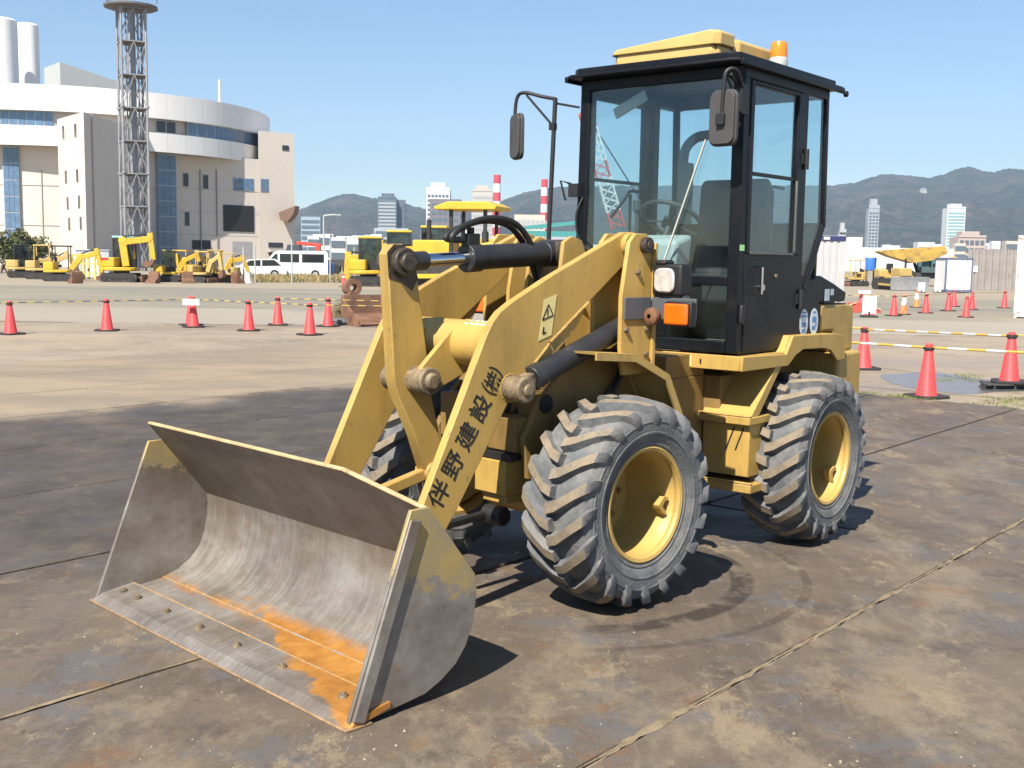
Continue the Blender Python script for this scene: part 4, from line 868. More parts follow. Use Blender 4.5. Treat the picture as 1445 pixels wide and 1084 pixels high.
# inside mirror and wiper
mb = MB(); mb.beam((-1.16, -.36, 2.555), (-1.13, -.12, 2.65), .07, .02, up=(1, 0, 0)); mb.build('inside_mirror', M_ltgrey, cab, bevel=.01)
mb = MB(); mb.beam((CX0 + .010, .07, 1.66), (CX0 + .014, .33, 2.36), .009, .009, up=(1, 0, 0)); mb.build('wiper', mat('pale_wiper', (0.45, 0.44, 0.38), 0.6), cab)
mb = MB(); mb.tube(spline([(CX0 + .004, -.52, 2.06), (CX0 + .03, -.55, 1.95), (CX0 + .02, -.53, 1.80), (CX0 + .03, -.42, 1.72), (CX0 + .02, -.28, 1.64)]), .007, 6); mb.box(CX0, CX0 + .05, -.60, -.53, 2.06, 2.14); mb.tube([(CX0 + .02, -.60, 2.14), (CX0 + .05, -.66, 2.16), (CX0 + .05, -.62, 2.04)], .008, 6); mb.build('wiper_motor', M_blk2, cab)
mb = MB(); mb.box(-1.60, -1.2, .08, .50, 1.17, 1.20); mb.build('reflection_mat', mat('reflection_mat', (0.26, 0.26, 0.17), 0.9, var=.4, scale=9), cab)  # yellow-green mat added mostly for the reflections low in the foot windows

# roof, air conditioner, beacon
rp = [(-.99, -.60), (-.955, -.55), (-.955, .53), (-1.0, .595), (-2.28, .595), (-2.32, .56), (-2.32, -.56), (-2.28, -.60)]
mb = MB(); mb.prism(rp, 2.757, 2.778, ax='z'); mb.prism([(x * .96 - .065, y * .93) for x, y in rp], 2.778, 2.815, ax='z'); mb.beam((-.98, -.60, 2.757), (-2.28, -.60, 2.757), .025, .035); mb.beam((-.98, .585, 2.757), (-2.30, .585, 2.755), .025, .035); mb.cyl((-2.30, .59, 2.735), (-2.30, .615, 2.735), .02, n=8)
roof = rear(mb.build('roof', M_blk, loader, bevel=.006, fix=True))
def shell_box(x0, x1, y0, y1, z0, zf):
    mb = MB(); c = .035; pl_ = [(x0, y0 + c), (x0, y1 - c), (x0 - c, y1), (x1 + c, y1), (x1, y1 - c), (x1, y0 + c), (x1 + c, y0), (x0 - c, y0)]
    vs = [(x, y, z0) for x, y in pl_] + [(x, y, zf(y)) for x, y in pl_] + [(x * .985 + (x0 + x1) / 2 * .015, y * .94 + (y0 + y1) / 2 * .06, zf(y) + .014) for x, y in pl_]
    k = 8; fs = [list(range(k))[::-1], list(range(2 * k, 3 * k))] + [(r_ * k + i, r_ * k + (i + 1) % k, (r_ + 1) * k + (i + 1) % k, (r_ + 1) * k + i) for r_ in (0, 1) for i in range(k)]
    return mb.add(vs, fs)
M_ac = mat('cover_yellow', (0.52, 0.365, 0.125), 0.5, var=0.08, scale=3, dirt=((.42, .30, .12), .56, 4.))
ac = rear(shell_box(-1.045, -1.24, -.31, .39, 2.815, lambda y: 2.868).build('air_conditioner', M_ac, loader, bevel=.008, fix=True))
mb = shell_box(-1.03, -1.25, -.325, .405, 2.876, lambda y: 2.942 - .18 * max(0, -y - .02)); mb.build('cover', M_ac, ac, bevel=.01, fix=True, seg=3)
mb = shell_box(-1.262, -1.93, -.32, .395, 2.815, lambda y: 2.925); mb.build('rear_cover', M_ac, ac, bevel=.01, fix=True)
mb = MB(); mb.box(-1.25, -1.06, -.29, .375, 2.85, 2.90); mb.build('seam', M_blk2, ac)
mb = MB(); mb.lathe([(.052, 2.815), (.055, 2.86), (.050, 2.872), (0, 2.872)], 20, 'z', (-1.62, .475, 0)); bc = rear(mb.build('beacon', M_ltgrey, loader, fix=True))
mb = MB(); mb.lathe([(.050, 2.872), (.050, 2.90), (.048, 2.945), (.040, 2.962), (0, 2.966)], 22, 'z', (-1.62, .475, 0)); mb.build('beacon_lens', mat('beacon_amber', (0.70, 0.21, 0.008), 0.25, var=0.1, coat=.5), bc, fix=True)

# outside mirrors
def mirror_plate(c, w, h, parent, tilt):
    pts = [];
    for (sx_, sz_, a0) in ((1, 1, 0), (-1, 1, 90), (-1, -1, 180), (1, -1, 270)): pts += arc((sx_ * (w / 2 - .045), sz_ * (h / 2 - .045)), .045, a0, a0 + 90, 5)
    mb = MB(); mb.prism(pts, -.018, .006, ax='x'); mb.prism([(u * .9, v * .94) for u, v in pts], .006, .022, ax='x')
    o = mb.build('mirror', mat('mirror_shell', (0.055, 0.052, 0.052), 0.6, var=.15), parent, bevel=.004, fix=True); o.location = c; o.rotation_euler = (0, 0, tilt); return o
mb = MB(); mb.tube(spline([(-1.01, .575, 2.62), (-.93, .58, 2.70), (-.885, .545, 2.69), (-.88, .535, 2.60), (-.885, .525, 2.44)]), .012, 8); mb.beam((-1.06, .56, 2.60), (-.90, .56, 2.68), .02); mb.beam((-1.04, .56, 2.50), (-.90, .545, 2.66), .014); mb.box(-1.08, -1.0, .556, .58, 2.48, 2.64); mb.box(-.90, -.86, .50, .55, 2.41, 2.47)
m1 = rear(mb.build('mirror_arm', M_blk2, loader, bevel=.002)); mirror_plate((-.905, .525, 2.45), .175, .30, m1, -.10)
mb = MB(); mb.tube([(-.95, -.70, 1.25), (-.95, -.685, 1.85), (-.95, -.655, 2.65)], .014, 8); mb.tube(spline([(-.95, -.655, 2.645), (-.94, -.75, 2.665), (-.92, -.87, 2.695), (-.915, -.925, 2.67), (-.912, -.94, 2.56), (-.91, -.94, 2.44)]), .011, 8); mb.beam((-.95, -.665, 2.48), (-.925, -.86, 2.68), .012); mb.beam((-.95, -.66, 2.62), (-1.07, -.56, 2.60), .012); mb.beam((-.95, -.69, 1.30), (-1.08, -.5, 1.25), .03); mb.box(-.965, -.935, -.69, -.65, 2.46, 2.50); mb.box(-.93, -.90, -.955, -.925, 2.38, 2.47)
m2 = rear(mb.build('mirror_arm', M_blk2, loader)); mirror_plate((-.905, -.915, 2.43), .165, .28, m2, -.52)
# ================================================================== CONES, BARS AND YARD THINGS
M_cone = mat('cone_red', (0.78, 0.062, 0.062), 0.5, var=0.12, scale=5, dirt=[((0.50, 0.06, 0.05), 0.58, 9.0), ((0.45, 0.16, 0.12), .66, 5.)])
M_orange = mat('cone_orange', (0.85, 0.20, 0.06), 0.5, var=0.1)
M_base = mat('cone_base', (0.025, 0.024, 0.024), 0.75, var=0.3, dirt=((0.10, 0.085, 0.07), 0.58, 12.0))
M_wht = mat('white_paint', (0.78, 0.78, 0.76), 0.5, var=0.06, scale=2)
def cone_mesh(m, band=None):
    root = empty('traffic_cone')
    mb = MB(); mb.lathe([(.135, .035), (.128, .05), (.055, .60), (.048, .615), (.046, .685), (.034, .70), (0, .70)], 22, 'z'); mb.build('cone_body', m, root, fix=True)
    mb = MB(); c = .07; h = .235; mb.prism([(-h, -h + c), (-h + c, -h), (h - c, -h), (h, -h + c), (h, h - c), (h - c, h), (-h + c, h), (-h, h - c)], 0.0, .035, ax='z'); mb.build('cone_base', M_base, root, bevel=.008)
    mb = MB(); mb.lathe([(.052, .612), (.066, .614), (.066, .632), (.050, .634)], 18, 'z'); mb.build('bar_ring', M_base, root, fix=True)
    if band:
        mb = MB(); mb.lathe([(r + .002, z) for r, z in band], 22, 'z'); mb.build('white_band', M_wht, root, fix=True)
    return root
def rr(z): return .128 + (.055 - .128) * (z - .05) / .55
proto_red = cone_mesh(M_cone); proto_ow = cone_mesh(M_orange, [(rr(.33) + .001, .33), (rr(.58) + .001, .58)]); proto_rw = cone_mesh(M_cone, [(rr(.50) + .001, .50), (rr(.59), .59)])
used = {}
def cone(px_, py_, label, group, proto=None, s=1.0, z=GZ, rz=None, loc=None):
    proto = proto or proto_red; p = loc if loc is not None else gnd(px_, py_, z)
    o = proto if proto.name not in used else copy_tree(proto); used[proto.name] = 1
    o.location = (p.x, p.y, z); o.rotation_euler = (random.uniform(-.012, .012), random.uniform(-.012, .012), random.uniform(0, 1.5) if rz is None else rz); o.scale = (s, s, s * random.uniform(.97, 1.02))
    return tag(o, label, 'traffic cone', group)
GL, GR, GF = 'cones across the left of the yard', 'cones beside the puddle', 'cones in the far right of the yard'
cL = [cone(15, 472, 'red cone at the left edge of the photo, leftmost of the row', GL), cone(151, 467, 'red cone second from the left, in front of the small excavators', GL),
      cone(351, 467, 'red cone with bar, in front of the white car', GL),
      cone(392, 459, 'red cone in front of the white minivan', GL), cone(437, 473, 'nearest red cone of the left row, below the minivan rear', GL), cone(463, 461, 'red cone standing just left of the rusty machine parts', GL)]
c3 = cone(273, 462, 'red cone with a white sign board strapped to it', GL, proto_red); c3b = cone(271, 459.5, 'red cone half hidden behind the cone with white board', GL, loc=gnd(269.5, 459, GZ))
r1 = cone(1218, 521, 'red cone just behind the loader rear wheel', GR); r2 = cone(1307, 561, 'nearest large red cone standing at the puddle edge', GR)
r3 = cone(1424, 533, 'red cone raised on black rail blocks at the right edge', GR, z=0.07, loc=gnd(1424, 540, 0.07))
far = [(1261, 446, 'red cone beside the orange and white cone'), (1306, 442, 'red cone right of the orange and white cones'), (1338, 439, 'red cone left of an overlapping pair, below the white container'), (1346, 433, 'red cone half hidden behind its neighbour below the white container'), (1363, 448, 'nearest red cone of the far right group'), (1371, 437, 'red cone half hidden behind the nearest one of the far right group'), (1417, 435, 'red cone alone in front of the grey sheet wall')]
fc = [cone(x, y, l, GF) for x, y, l in far]
cone(1275, 444, 'orange and white banded cone, the nearer of two', GF, proto_ow); cone(1293, 434, 'orange and white banded cone, the farther of two', GF, proto_ow)
cone(1215, 436, 'red cone behind the white board and red ramp', GF); cone(485, 405, 'small distant red and white cone in front of the wire fence', GL, proto_rw)

def bar_mat(name, a, b, period, duty=.5):
    m = bpy.data.materials.new(name); m.use_nodes = True; n = m.node_tree.nodes; L = m.node_tree.links; bs = n['Principled BSDF']
    tc = n.new('ShaderNodeTexCoord'); sp_ = n.new('ShaderNodeSeparateXYZ'); L.new(tc.outputs['Object'], sp_.inputs['Vector'])
    t = n.new('ShaderNodeMath'); t.operation = 'DIVIDE'; t.inputs[1].default_value = period; L.new(sp_.outputs['X'], t.inputs[0])
    f = n.new('ShaderNodeMath'); f.operation = 'FRACT'; L.new(t.outputs[0], f.inputs[0])
    g = n.new('ShaderNodeMath'); g.operation = 'GREATER_THAN'; g.inputs[1].default_value = duty; L.new(f.outputs[0], g.inputs[0])
    mx = n.new('ShaderNodeMix'); mx.data_type = 'RGBA'; mx.inputs['A'].default_value = (*a, 1); mx.inputs['B'].default_value = (*b, 1); L.new(g.outputs[0], mx.inputs['Factor']); L.new(mx.outputs['Result'], bs.inputs['Base Color']); bs.inputs['Roughness'].default_value = .5
    return m
M_bar_yk = bar_mat('bar_yellow_black', (0.55, 0.40, 0.08), (0.10, 0.095, 0.085), .34); M_bar_yw = bar_mat('bar_yellow_white', (0.50, 0.32, 0.05), (0.58, 0.59, 0.60), .46)
def bar(a, b, m, label, group):
    a, b = Vector(a), Vector(b); L_ = (b - a).length; mb = MB(); mb.cyl((0.05, 0, 0), (L_ - .05, 0, 0), .010 if m is M_bar_yk else .016, n=10)
    o = mb.build('cone_bar', m, None); o.location = a; o.rotation_euler = (b - a).to_track_quat('X', 'Z').to_euler()
    for x in (0.0, L_):
        k = MB(); k.lathe([(.055, -.012), (.072, -.012), (.072, .012), (.055, .012)], 16, 'z', (x, 0, -.005), closed=True); k.build('bar_loop', M_base, o, fix=True)
    return tag(o, label, 'barrier bar', group)
top = lambda o, dz=.645: Vector(o.location) + Vector((0, 0, dz))
BL, BR = 'bars linking the left cones', 'bars linking the right cones'
bar(top(cL[0]), top(cL[0]) + Vector((-1.4, -1.45, 0)), M_bar_yk, 'yellow and black bar running off the left edge', BL)
bar(top(cL[0]), top(cL[1]), M_bar_yk, 'yellow and black bar between the two leftmost cones', BL)
bar(top(cL[1]), top(c3), M_bar_yk, 'yellow and black bar from second cone to the white board cone', BL)
bar(top(c3), top(cL[2]), M_bar_yk, 'yellow and black bar from white board cone to the next cone', BL)
bar(top(cL[2]), top(cL[4]), M_bar_yk, 'yellow and black bar in front of the white car, to the nearest left cone', BL)
bar(top(cL[3]), top(cL[5]), M_bar_yk, 'yellow and black bar in front of the minivan, between two rear cones', BL)
bar(top(cL[4]), top(cL[4]) + Vector((1.86, .42, -.02)), M_bar_yk, 'yellow and black bar from nearest left cone towards the loader', BL)
bar(top(cL[5]), top(cL[5]) + Vector((1.85, .3, -.03)), M_bar_yk, 'yellow and black bar in front of the rusty machine parts', BL)
bar(top(r1), top(r3) , M_bar_yw, 'yellow and white bar between rear cone and raised cone', BR)
bar(top(r1, .66), top(r1) + Vector((-1.35, 1.0, 0)), M_bar_yw, 'yellow and white bar from rear cone running behind the loader', BR)
bar(top(r2), top(r2) + Vector((1.72, -1.05, 0)), M_bar_yw, 'yellow and white bar from nearest cone off the right edge', BR)
bar(top(r2), top(r2) + Vector((-1.5, 1.35, 0)), M_bar_yw, 'yellow and white bar from nearest cone to behind the loader', BR)
bar(top(r3, .66), top(r3) + Vector((1.7, -.2, 0)), M_bar_yk, 'dark bar from raised cone off the right edge', BR)
a_, b_ = top(fc[0]), top(fc[6])
bar(top(fc[0]) + Vector((-4.0, .6, 0)), top(fc[0]), M_bar_yk, 'yellow and black bar left of the far right cones', 'bars linking the far cones')
bar(top(fc[0]), top(fc[1]), M_bar_yk, 'yellow and black bar in front of the dump truck', 'bars linking the far cones')
bar(top(fc[1]), top(fc[2]), M_bar_yk, 'yellow and black bar below the white container', 'bars linking the far cones')
bar(top(fc[2]), top(fc[6]), M_bar_yk, 'yellow and black bar in front of the grey sheet wall', 'bars linking the far cones')

# sign boards
def board(p, w, h, z0, label, foot=True, m=None):
    mb = MB(); mb.box(-w / 2, w / 2, -.015, .015, z0, z0 + h); o = mb.build('sign_board', m or M_wht, None, bevel=.004); o.location = p
    if foot: k = MB(); k.box(-w * .55, w * .55, -.18, .18, 0, .06); k.box(-.03, .03, -.03, -.012, .05, z0 + .1); k.build('foot', M_base, o)
    return tag(o, label, 'sign board')
p = gnd(273, 462.3, GZ) + Vector((0, -.16, 0)); mb = MB(); mb.box(-.19, .19, -.012, .012, .52, .66); o = tag(mb.build('sign_board', M_wht, None, bevel=.003), 'white board strapped to the top of a left cone', 'sign board'); o.location = p
o = board(gnd(1226, 448, GZ), .44, .60, .08, 'white board standing in front of the red ramp')
k = MB(); k.box(-.20, .20, -.017, -.0155, .085, .12); k.build('red_stripe', M_cone, o)
board(gnd(1300, 413, GZ), .42, .55, .05, 'white board on the ground left of the white container, nearer the dump truck'); board(gnd(1323, 413, GZ), .42, .55, .05, 'white board on the ground right beside the white container')
board(gnd(1216, 436, GZ) + Vector((.02, -.2, 0)), .46, .12, .58, 'white strip board on the red cone behind the ramp', foot=False)
# red tilted ramp
g0 = gnd(1215, 443, GZ); mb = MB(); mb.prism([(-1.6, 0), (1.7, .0), (1.7, .15), (.6, .62), (.1, .62)], -.5, .5); o = tag(mb.build('loading_ramp', [mat('ramp_red', (0.50, 0.07, 0.05), .7, var=.25)], None, bevel=.02, fix=True), 'low red wedge ramp behind the white board', 'ramp'); o.location = (g0.x, g0.y + 1.2, GZ); o.scale = (.55, .8, .55)
k = MB(); k.beam((-1.5, -.52, .05), (.1, -.52, .64), .06); k.beam((.6, -.52, .64), (1.7, -.52, .2), .06); k.build('ramp_rail', mat('ramp_rail', (.55, .42, .25), .7), o)
# black rail blocks under the right-hand cone
M_iron = mat('dark_iron', (0.05, 0.05, 0.052), 0.65, var=.4, scale=9, dirt=((0.12, 0.10, 0.085), .56, 7.0), bump=.2)
g0 = gnd(1432, 556, GZ)
def block(loc, L_, rz, label):
    mb = MB(); mb.box(-L_ / 2, L_ / 2, -.09, .09, 0, .022); mb.box(-L_ / 2, L_ / 2, -.02, .02, .022, .075); mb.box(-L_ / 2, L_ / 2, -.09, .09, .072, .093)
    for x in (-L_ * .35, L_ * .05, L_ * .35): mb.box(x - .012, x + .012, -.085, .085, .02, .075)
    o = tag(mb.build('rail_block', M_iron, None, bevel=.004), label, 'rail block', 'rail blocks under the raised cone'); o.location = loc; o.rotation_euler = (0, 0, rz)
rp_ = Vector(r3.location)
block((rp_.x - .05, rp_.y - .14, GZ), .75, .12, 'black iron beam block under the front of the raised cone'); block((rp_.x + .05, rp_.y + .14, GZ), .75, -.05, 'black iron beam block under the back of the raised cone'); block((rp_.x + .45, rp_.y - .65, GZ), .8, .25, 'black iron beam block lying in front of the raised cone, at the right edge')

# rusty attachments lying behind the left cones
M_br = mat('rust_brown', (0.17, 0.085, 0.05), .8, var=.4, scale=4, bump=.3)
g0 = gnd(497, 457, GZ); t = empty('rusty_grapple', g0, .5, 'heap of rusty grapple arms and blocks behind the left cones', 'grapple')
for i, (x, y, z0, w, h) in enumerate(((-.35, .1, 0, .26, .55), (-.05, .2, 0, .22, .80), (.18, 0, 0, .30, .62), (.0, -.2, 0, .9, .18))):
    mb = MB(); mb.prism([(x - w / 2, z0), (x + w / 2, z0), (x + w * .42, z0 + h * .6), (x + w * .2, z0 + h), (x - w * .35, z0 + h * .85)], y - .12, y + .12); mb.cyl((x, y - .17, z0 + h * .7), (x, y + .17, z0 + h * .7), .07, n=10); mb.build(('claw', 'claw', 'claw', 'crossbeam')[i], [mat('grapple_olive', (0.16, 0.13, 0.07), .7, var=.4, scale=5), M_br][i % 2], t, bevel=.01, fix=True)
mb = MB(); mb.lathe([(.10, -.14), (.22, -.14), (.22, .14), (.10, .14)], 18, 'y', (.1, .3, .9), closed=True); mb.build('swivel_ring', M_br, t, fix=True)
for i, (px_, w) in enumerate(((497, .9), (479, .5))):
    g1 = gnd(px_, 458.5, GZ); mb = MB(); mb.lathe([(.13, 0), (.28, 0), (.31, .08), (.28, .16), (.13, .16), (.11, .08)], 24, 'z', closed=True); o = tag(mb.build('old_tyre', M_rub, None, fix=True), ('flat black tyre lying under the rusty grapple', 'flat black tyre lying behind the red cone by the grapple')[i], 'tyre', 'old tyres by the grapple'); o.location = g1
g1 = gnd(527, 459, GZ); mb = MB(); mb.prism([(-.45, 0), (.45, 0), (.50, .22), (.48, .72), (.40, .74), (.36, .28), (-.2, .12), (-.5, .06)], -.62, .62); mb.prism([(-.45, 0), (.45, 0), (.50, .22), (.48, .72), (-.42, .16)], .62, .65); mb.prism([(-.45, 0), (.45, 0), (.50, .22), (.48, .72), (-.42, .16)], -.65, -.62)
o = tag(mb.build('spare_bucket', M_br, None, bevel=.01, fix=True), 'rust brown spare digger bucket behind the loader lift crank', 'digger bucket'); o.location = g1; o.rotation_euler = (0, 0, 2.2)

# ------------------------------------------------------------------ small excavators
M_ey = mat('digger_yellow', (0.56, 0.36, 0.025), .5, var=.15, scale=2, dirt=((.28, .18, .05), .58, 3.)); M_ey2 = mat('digger_faded', (0.47, 0.33, 0.11), .6, var=.15, scale=2); M_ek = mat('digger_black', (.022, .022, .024), .6, var=.2); M_mag = mat('magenta_trim', (.45, .02, .09), .5)
M_trk = mat('track_rubber', (.035, .033, .032), .85, var=.4, scale=6, dirt=((.14, .11, .08), .55, 5.)); M_dg = glass('digger_glass', (.35, .48, .50), .9, .03, 0.06)
def excavator(loc, rz, label, cabbed=True, s=1.0, swing=0.0, boom=(50, -65, -40), m=None, trim=False, lens=(1.55, 1.05), blade=True, canopy_mat=None, name='mini_excavator', bend=38, fx=.85, split=.55, roofm=None):
    m = m or M_ey; root = empty(name, loc, rz, label, 'excavator', 'excavators parked in the yard'); root.scale = (s, s, s)
    for sg in (1, -1):
        mb = MB(); pts = arc((.72, .24), .24, -90, 90, 8) + arc((-.72, .24), .24, 90, 270, 8); mb.prism(pts, sg * .45, sg * .78)
        for k in range(14): x = -.8 + k * .123; mb.box(x, x + .05, min(sg * .44, sg * .79), max(sg * .44, sg * .79), -.01 + .0, .02); mb.box(x, x + .05, min(sg * .44, sg * .79), max(sg * .44, sg * .79), .465, .495)
        tr = mb.build('track', M_trk, root)
        mb = MB(); mb.box(-.72, .72, min(sg * .755, sg * .785), max(sg * .755, sg * .785), .17, .31)
        for x in (-.72, -.36, 0, .36, .72): mb.cyl((x, sg * .77, .24), (x, sg * .80, .24), .15 if abs(x) > .5 else .09, n=14)
        mb.build('track_roller', M_trk if not trim else M_ek, tr)
    mb = MB(); mb.box(-.55, .55, -.45, .45, .22, .46); mb.cyl((0, 0, .46), (0, 0, .60), .42, n=24); mb.build('undercarriage', M_ek, root)
    if blade: mb = MB(); mb.prism([(1.16, .05), (1.24, .05), (1.27, .25), (1.20, .42), (1.12, .25)], -.78, .78); mb.beam((1.15, .4, .25), (.5, .35, .3), .1); mb.beam((1.15, -.4, .25), (.5, -.35, .3), .1); mb.build('dozer_blade', M_br, root, fix=True)
    def sub(o): o.rotation_euler = (0, 0, swing); return o
    mb = MB(); pts = [(.62, -.60), (.80, -.40), (.80, .40), (.62, .72), (-.2, .76)] + arc((-.25, 0), .78, 100, 260, 10) + [(-.2, -.76)]
    mb.prism(pts, .60, .80, ax='z'); mb.prism([p_ for p_ in pts if p_[0] < -.05] + [(-.05, .0)], .80, 1.32, ax='z'); sub(mb.build('house', m, root, bevel=.05, fix=True, seg=3))
    if trim: mb = MB(); mb.prism([(x * 1.012, y * 1.012) for x, y in arc((-.25, 0), .785, 110, 250, 12)] + [(-.3, 0)], 1.18, 1.30, ax='z'); sub(mb.build('trim_band', M_mag, root, fix=True))
    mb = MB()
    cb = (-.42, .62, .0, .74)
    for x in cb[:2]:
        for y in cb[2:]: mb.box(x - .035, x + .035, y - .035, y + .035, .8, 2.38)
    if not cabbed: mb.box(cb[0] - .06, cb[1] + .12, cb[2] - .08, cb[3] + .06, 2.36, 2.46)
    if cabbed: mb.box(cb[0], cb[1], cb[2], cb[3], .78, 1.25)
    cf = sub(mb.build('cab_frame' if cabbed else 'canopy', M_ek if cabbed else (canopy_mat or m), root, bevel=.02))
    if cabbed:
        g = MB(); g.box(cb[0] - .05, cb[1] + .05, cb[2] - .05, cb[3] + .05, 2.37, 2.48); sub(g.build('cab_roof', roofm or M_ek, root, bevel=.03))
        for nm, (x0, x1, y0, y1) in dict(a=(cb[0], cb[1], cb[3] - .01, cb[3]), b=(cb[0], cb[1], cb[2], cb[2] + .01), c=(cb[1] - .01, cb[1], cb[2], cb[3]), d=(cb[0], cb[0] + .01, cb[2], cb[3])).items():
            g = MB(); g.box(x0, x1, y0, y1, 1.25, 2.36); w = g.build('window', M_dg, cf, smooth=0)
    mb = MB(); mb.box(-.30, .05, .18, .60, .95, 1.15); mb.box(-.36, -.24, .18, .60, 1.1, 1.65); sub(mb.build('seat', M_ek, root, bevel=.05))
    # boom: foot at the front, angles in degrees
    ft = Vector((fx, -.18, .85)); a1, a2, a3 = [R(q_) for q_ in boom]; L1, L2 = lens
    d1 = Vector((math.cos(a1), 0, math.sin(a1))); mid = ft + d1 * L1 * split; a1b = a1 - R(bend); tip = mid + Vector((math.cos(a1b), 0, math.sin(a1b))) * L1 * .55
    mb = MB(); mb.beam(ft, mid, .26, .38); mb.beam(mid - d1 * .10, tip, .25, .33); mb.cyl(mid + Vector((0, -.11, 0)), mid + Vector((0, .14, 0)), .21, n=14); sub(mb.build('boom', m, root, bevel=.02, fix=True))
    d2 = Vector((math.cos(a2), 0, math.sin(a2))); end = tip + d2 * L2
    mb = MB(); mb.beam(tip - d2 * .32, end, .21, .28); mb.cyl(tip + Vector((0, -.12, 0)), tip + Vector((0, .12, 0)), .12, n=12); sub(mb.build('dipper_arm', m, root, bevel=.02, fix=True))
    mb = MB(); mb.cyl(mid + Vector((0, 0, .20)), tip - d2 * .26 + Vector((0, 0, .05)), .05, n=10); mb.cyl(ft + Vector((.12, 0, -.12)), mid - Vector((-.08, 0, .12)), .055, n=10); sub(mb.build('boom_ram', M_ek, root))
    d3 = Vector((math.cos(a3), 0, math.sin(a3))); n3 = Vector((-d3.z, 0, d3.x))
    pp = [end + d3 * u + n3 * v for u, v in ((-.05, .08), (.12, .12), (.42, .05), (.55, -.12), (.50, -.32), (.30, -.40), (.22, -.30), (.12, -.10), (-.04, -.08))]
    mb = MB(); mb.prism([(q_.x, q_.z) for q_ in pp], end.y - .26, end.y + .26); sub(mb.build('digging_bucket', M_br, root, bevel=.01, fix=True))
    return root
def spot(px_, py_): g_ = gnd(px_, py_, GZ); return g_
Fr = math.atan2(0, 1)
excavator(spot(172, 398), R(6), 'bright yellow cabbed excavator with boom folded above it, magenta rear stripe', True, 1.05, 0, (97, -84, -120), M_ey, True, (2.7, 1.15), bend=93, fx=.30, split=.52, roofm=mat('roof_teal', (.25, .55, .52), .5))
excavator(spot(236, 398), R(15), 'yellow cabbed mini excavator right of the magenta striped one', True, .74, 0, (62, -78, -70), M_ey, False, (1.9, 1.3))
excavator(spot(283, 399), R(-20), 'faded yellow mini excavator with cream canopy near the dark loading door', False, .74, 0, (70, -80, -60), M_ey2, False, (1.6, 1.2))
excavator(spot(322, 399), R(200), 'rightmost small canopy excavator beside the white pipe', False, .70, 0, (60, -85, -70), M_ey2, False, (1.5, 1.1))
excavator(spot(30, 392), R(25), 'dark canopy mini excavator at the far left by the shrub', True, .84, 0, (40, -60, -60), M_ey2, False, (1.2, 1.0))
excavator(spot(58, 394), R(10), 'cream sided canopy mini excavator second from the left', False, .84, 0, (58, -60, -60), M_ey2, False, (1.3, 1.1), canopy_mat=M_ey2)
excavator(spot(84, 397), R(8), 'yellow canopy mini excavator with boom stretched to the right, third from left', False, .82, 0, (52, -78, -90), M_ey, False, (2.0, 1.4), canopy_mat=M_ek)
excavator(spot(262, 397), R(170), 'yellow canopy mini excavator with bucket hanging, between cabbed one and cream canopy one', False, .76, 0, (78, -82, -100), M_ey, False, (2.1, 1.2), bend=70, fx=.5)
excavator(spot(303, 398), R(20), 'yellow mini excavator under a flat cream canopy, second from the white pipe', False, .78, 0, (66, -70, -100), M_ey, False, (1.7, 1.2), bend=60, canopy_mat=M_ey2)
for px_, lab in ((106, 'rusty bucket standing below the rack'), (215, 'rusty bucket at the tracks of the magenta striped excavator'), (266, 'rusty bucket in front of the cream canopy excavator'), (337, 'rusty bucket just left of the white pipe')):
    mb = MB(); mb.prism([(-.25, 0), (.3, 0), (.36, .2), (.3, .62), (.18, .66), (.1, .3), (-.2, .16)], -.3, .3); o = tag(mb.build('loose_bucket', M_br, None, bevel=.01, fix=True), lab, 'digger bucket', 'loose digger buckets'); o.location = gnd(px_, 400, GZ); o.rotation_euler = (0, 0, px_)
# pale yellow steel rack
g0 = spot(122, 394); mb = MB()
for x in (-.7, .0, .7):
    for y in (-.4, .4): mb.box(x - .06, x + .06, y - .06, y + .06, 0, 1.5)
for z in (.3, .9, 1.45): mb.box(-.75, .75, -.45, -.36, z, z + .08); mb.box(-.75, .75, .36, .45, z, z + .08)
o = tag(mb.build('steel_rack', mat('rack_yellow', (.55, .48, .12), .6, var=.2), None), 'pale yellow steel rack left of the magenta striped excavator', 'rack'); o.location = g0
mb = MB(); mb.box(-1.1, 1.1, -.9, .9, 0, 1.75); mb.box(-1.15, 1.15, -.95, .95, 1.75, 1.83)
o = tag(mb.build('grey_shed', mat('shed_grey', (.36, .38, .40), .6, var=.1), None, bevel=.02), 'small grey shed between rack and magenta striped excavator', 'shed'); o.location = gnd(138, 391, GZ)
k = MB(); k.box(-.4, .4, -.91, -.895, .05, 1.6); k.build('door', M_wht, o)

# white pipe stub
mb = MB(); mb.lathe([(.24, 0), (.26, .05), (.20, .08), (.20, .62), (.22, .66), (0, .66)], 20, 'z'); o = tag(mb.build('white_pipe', M_wht, None, fix=True), 'short white capped pipe by the rightmost small excavator', 'pipe'); o.location = spot(350, 400)

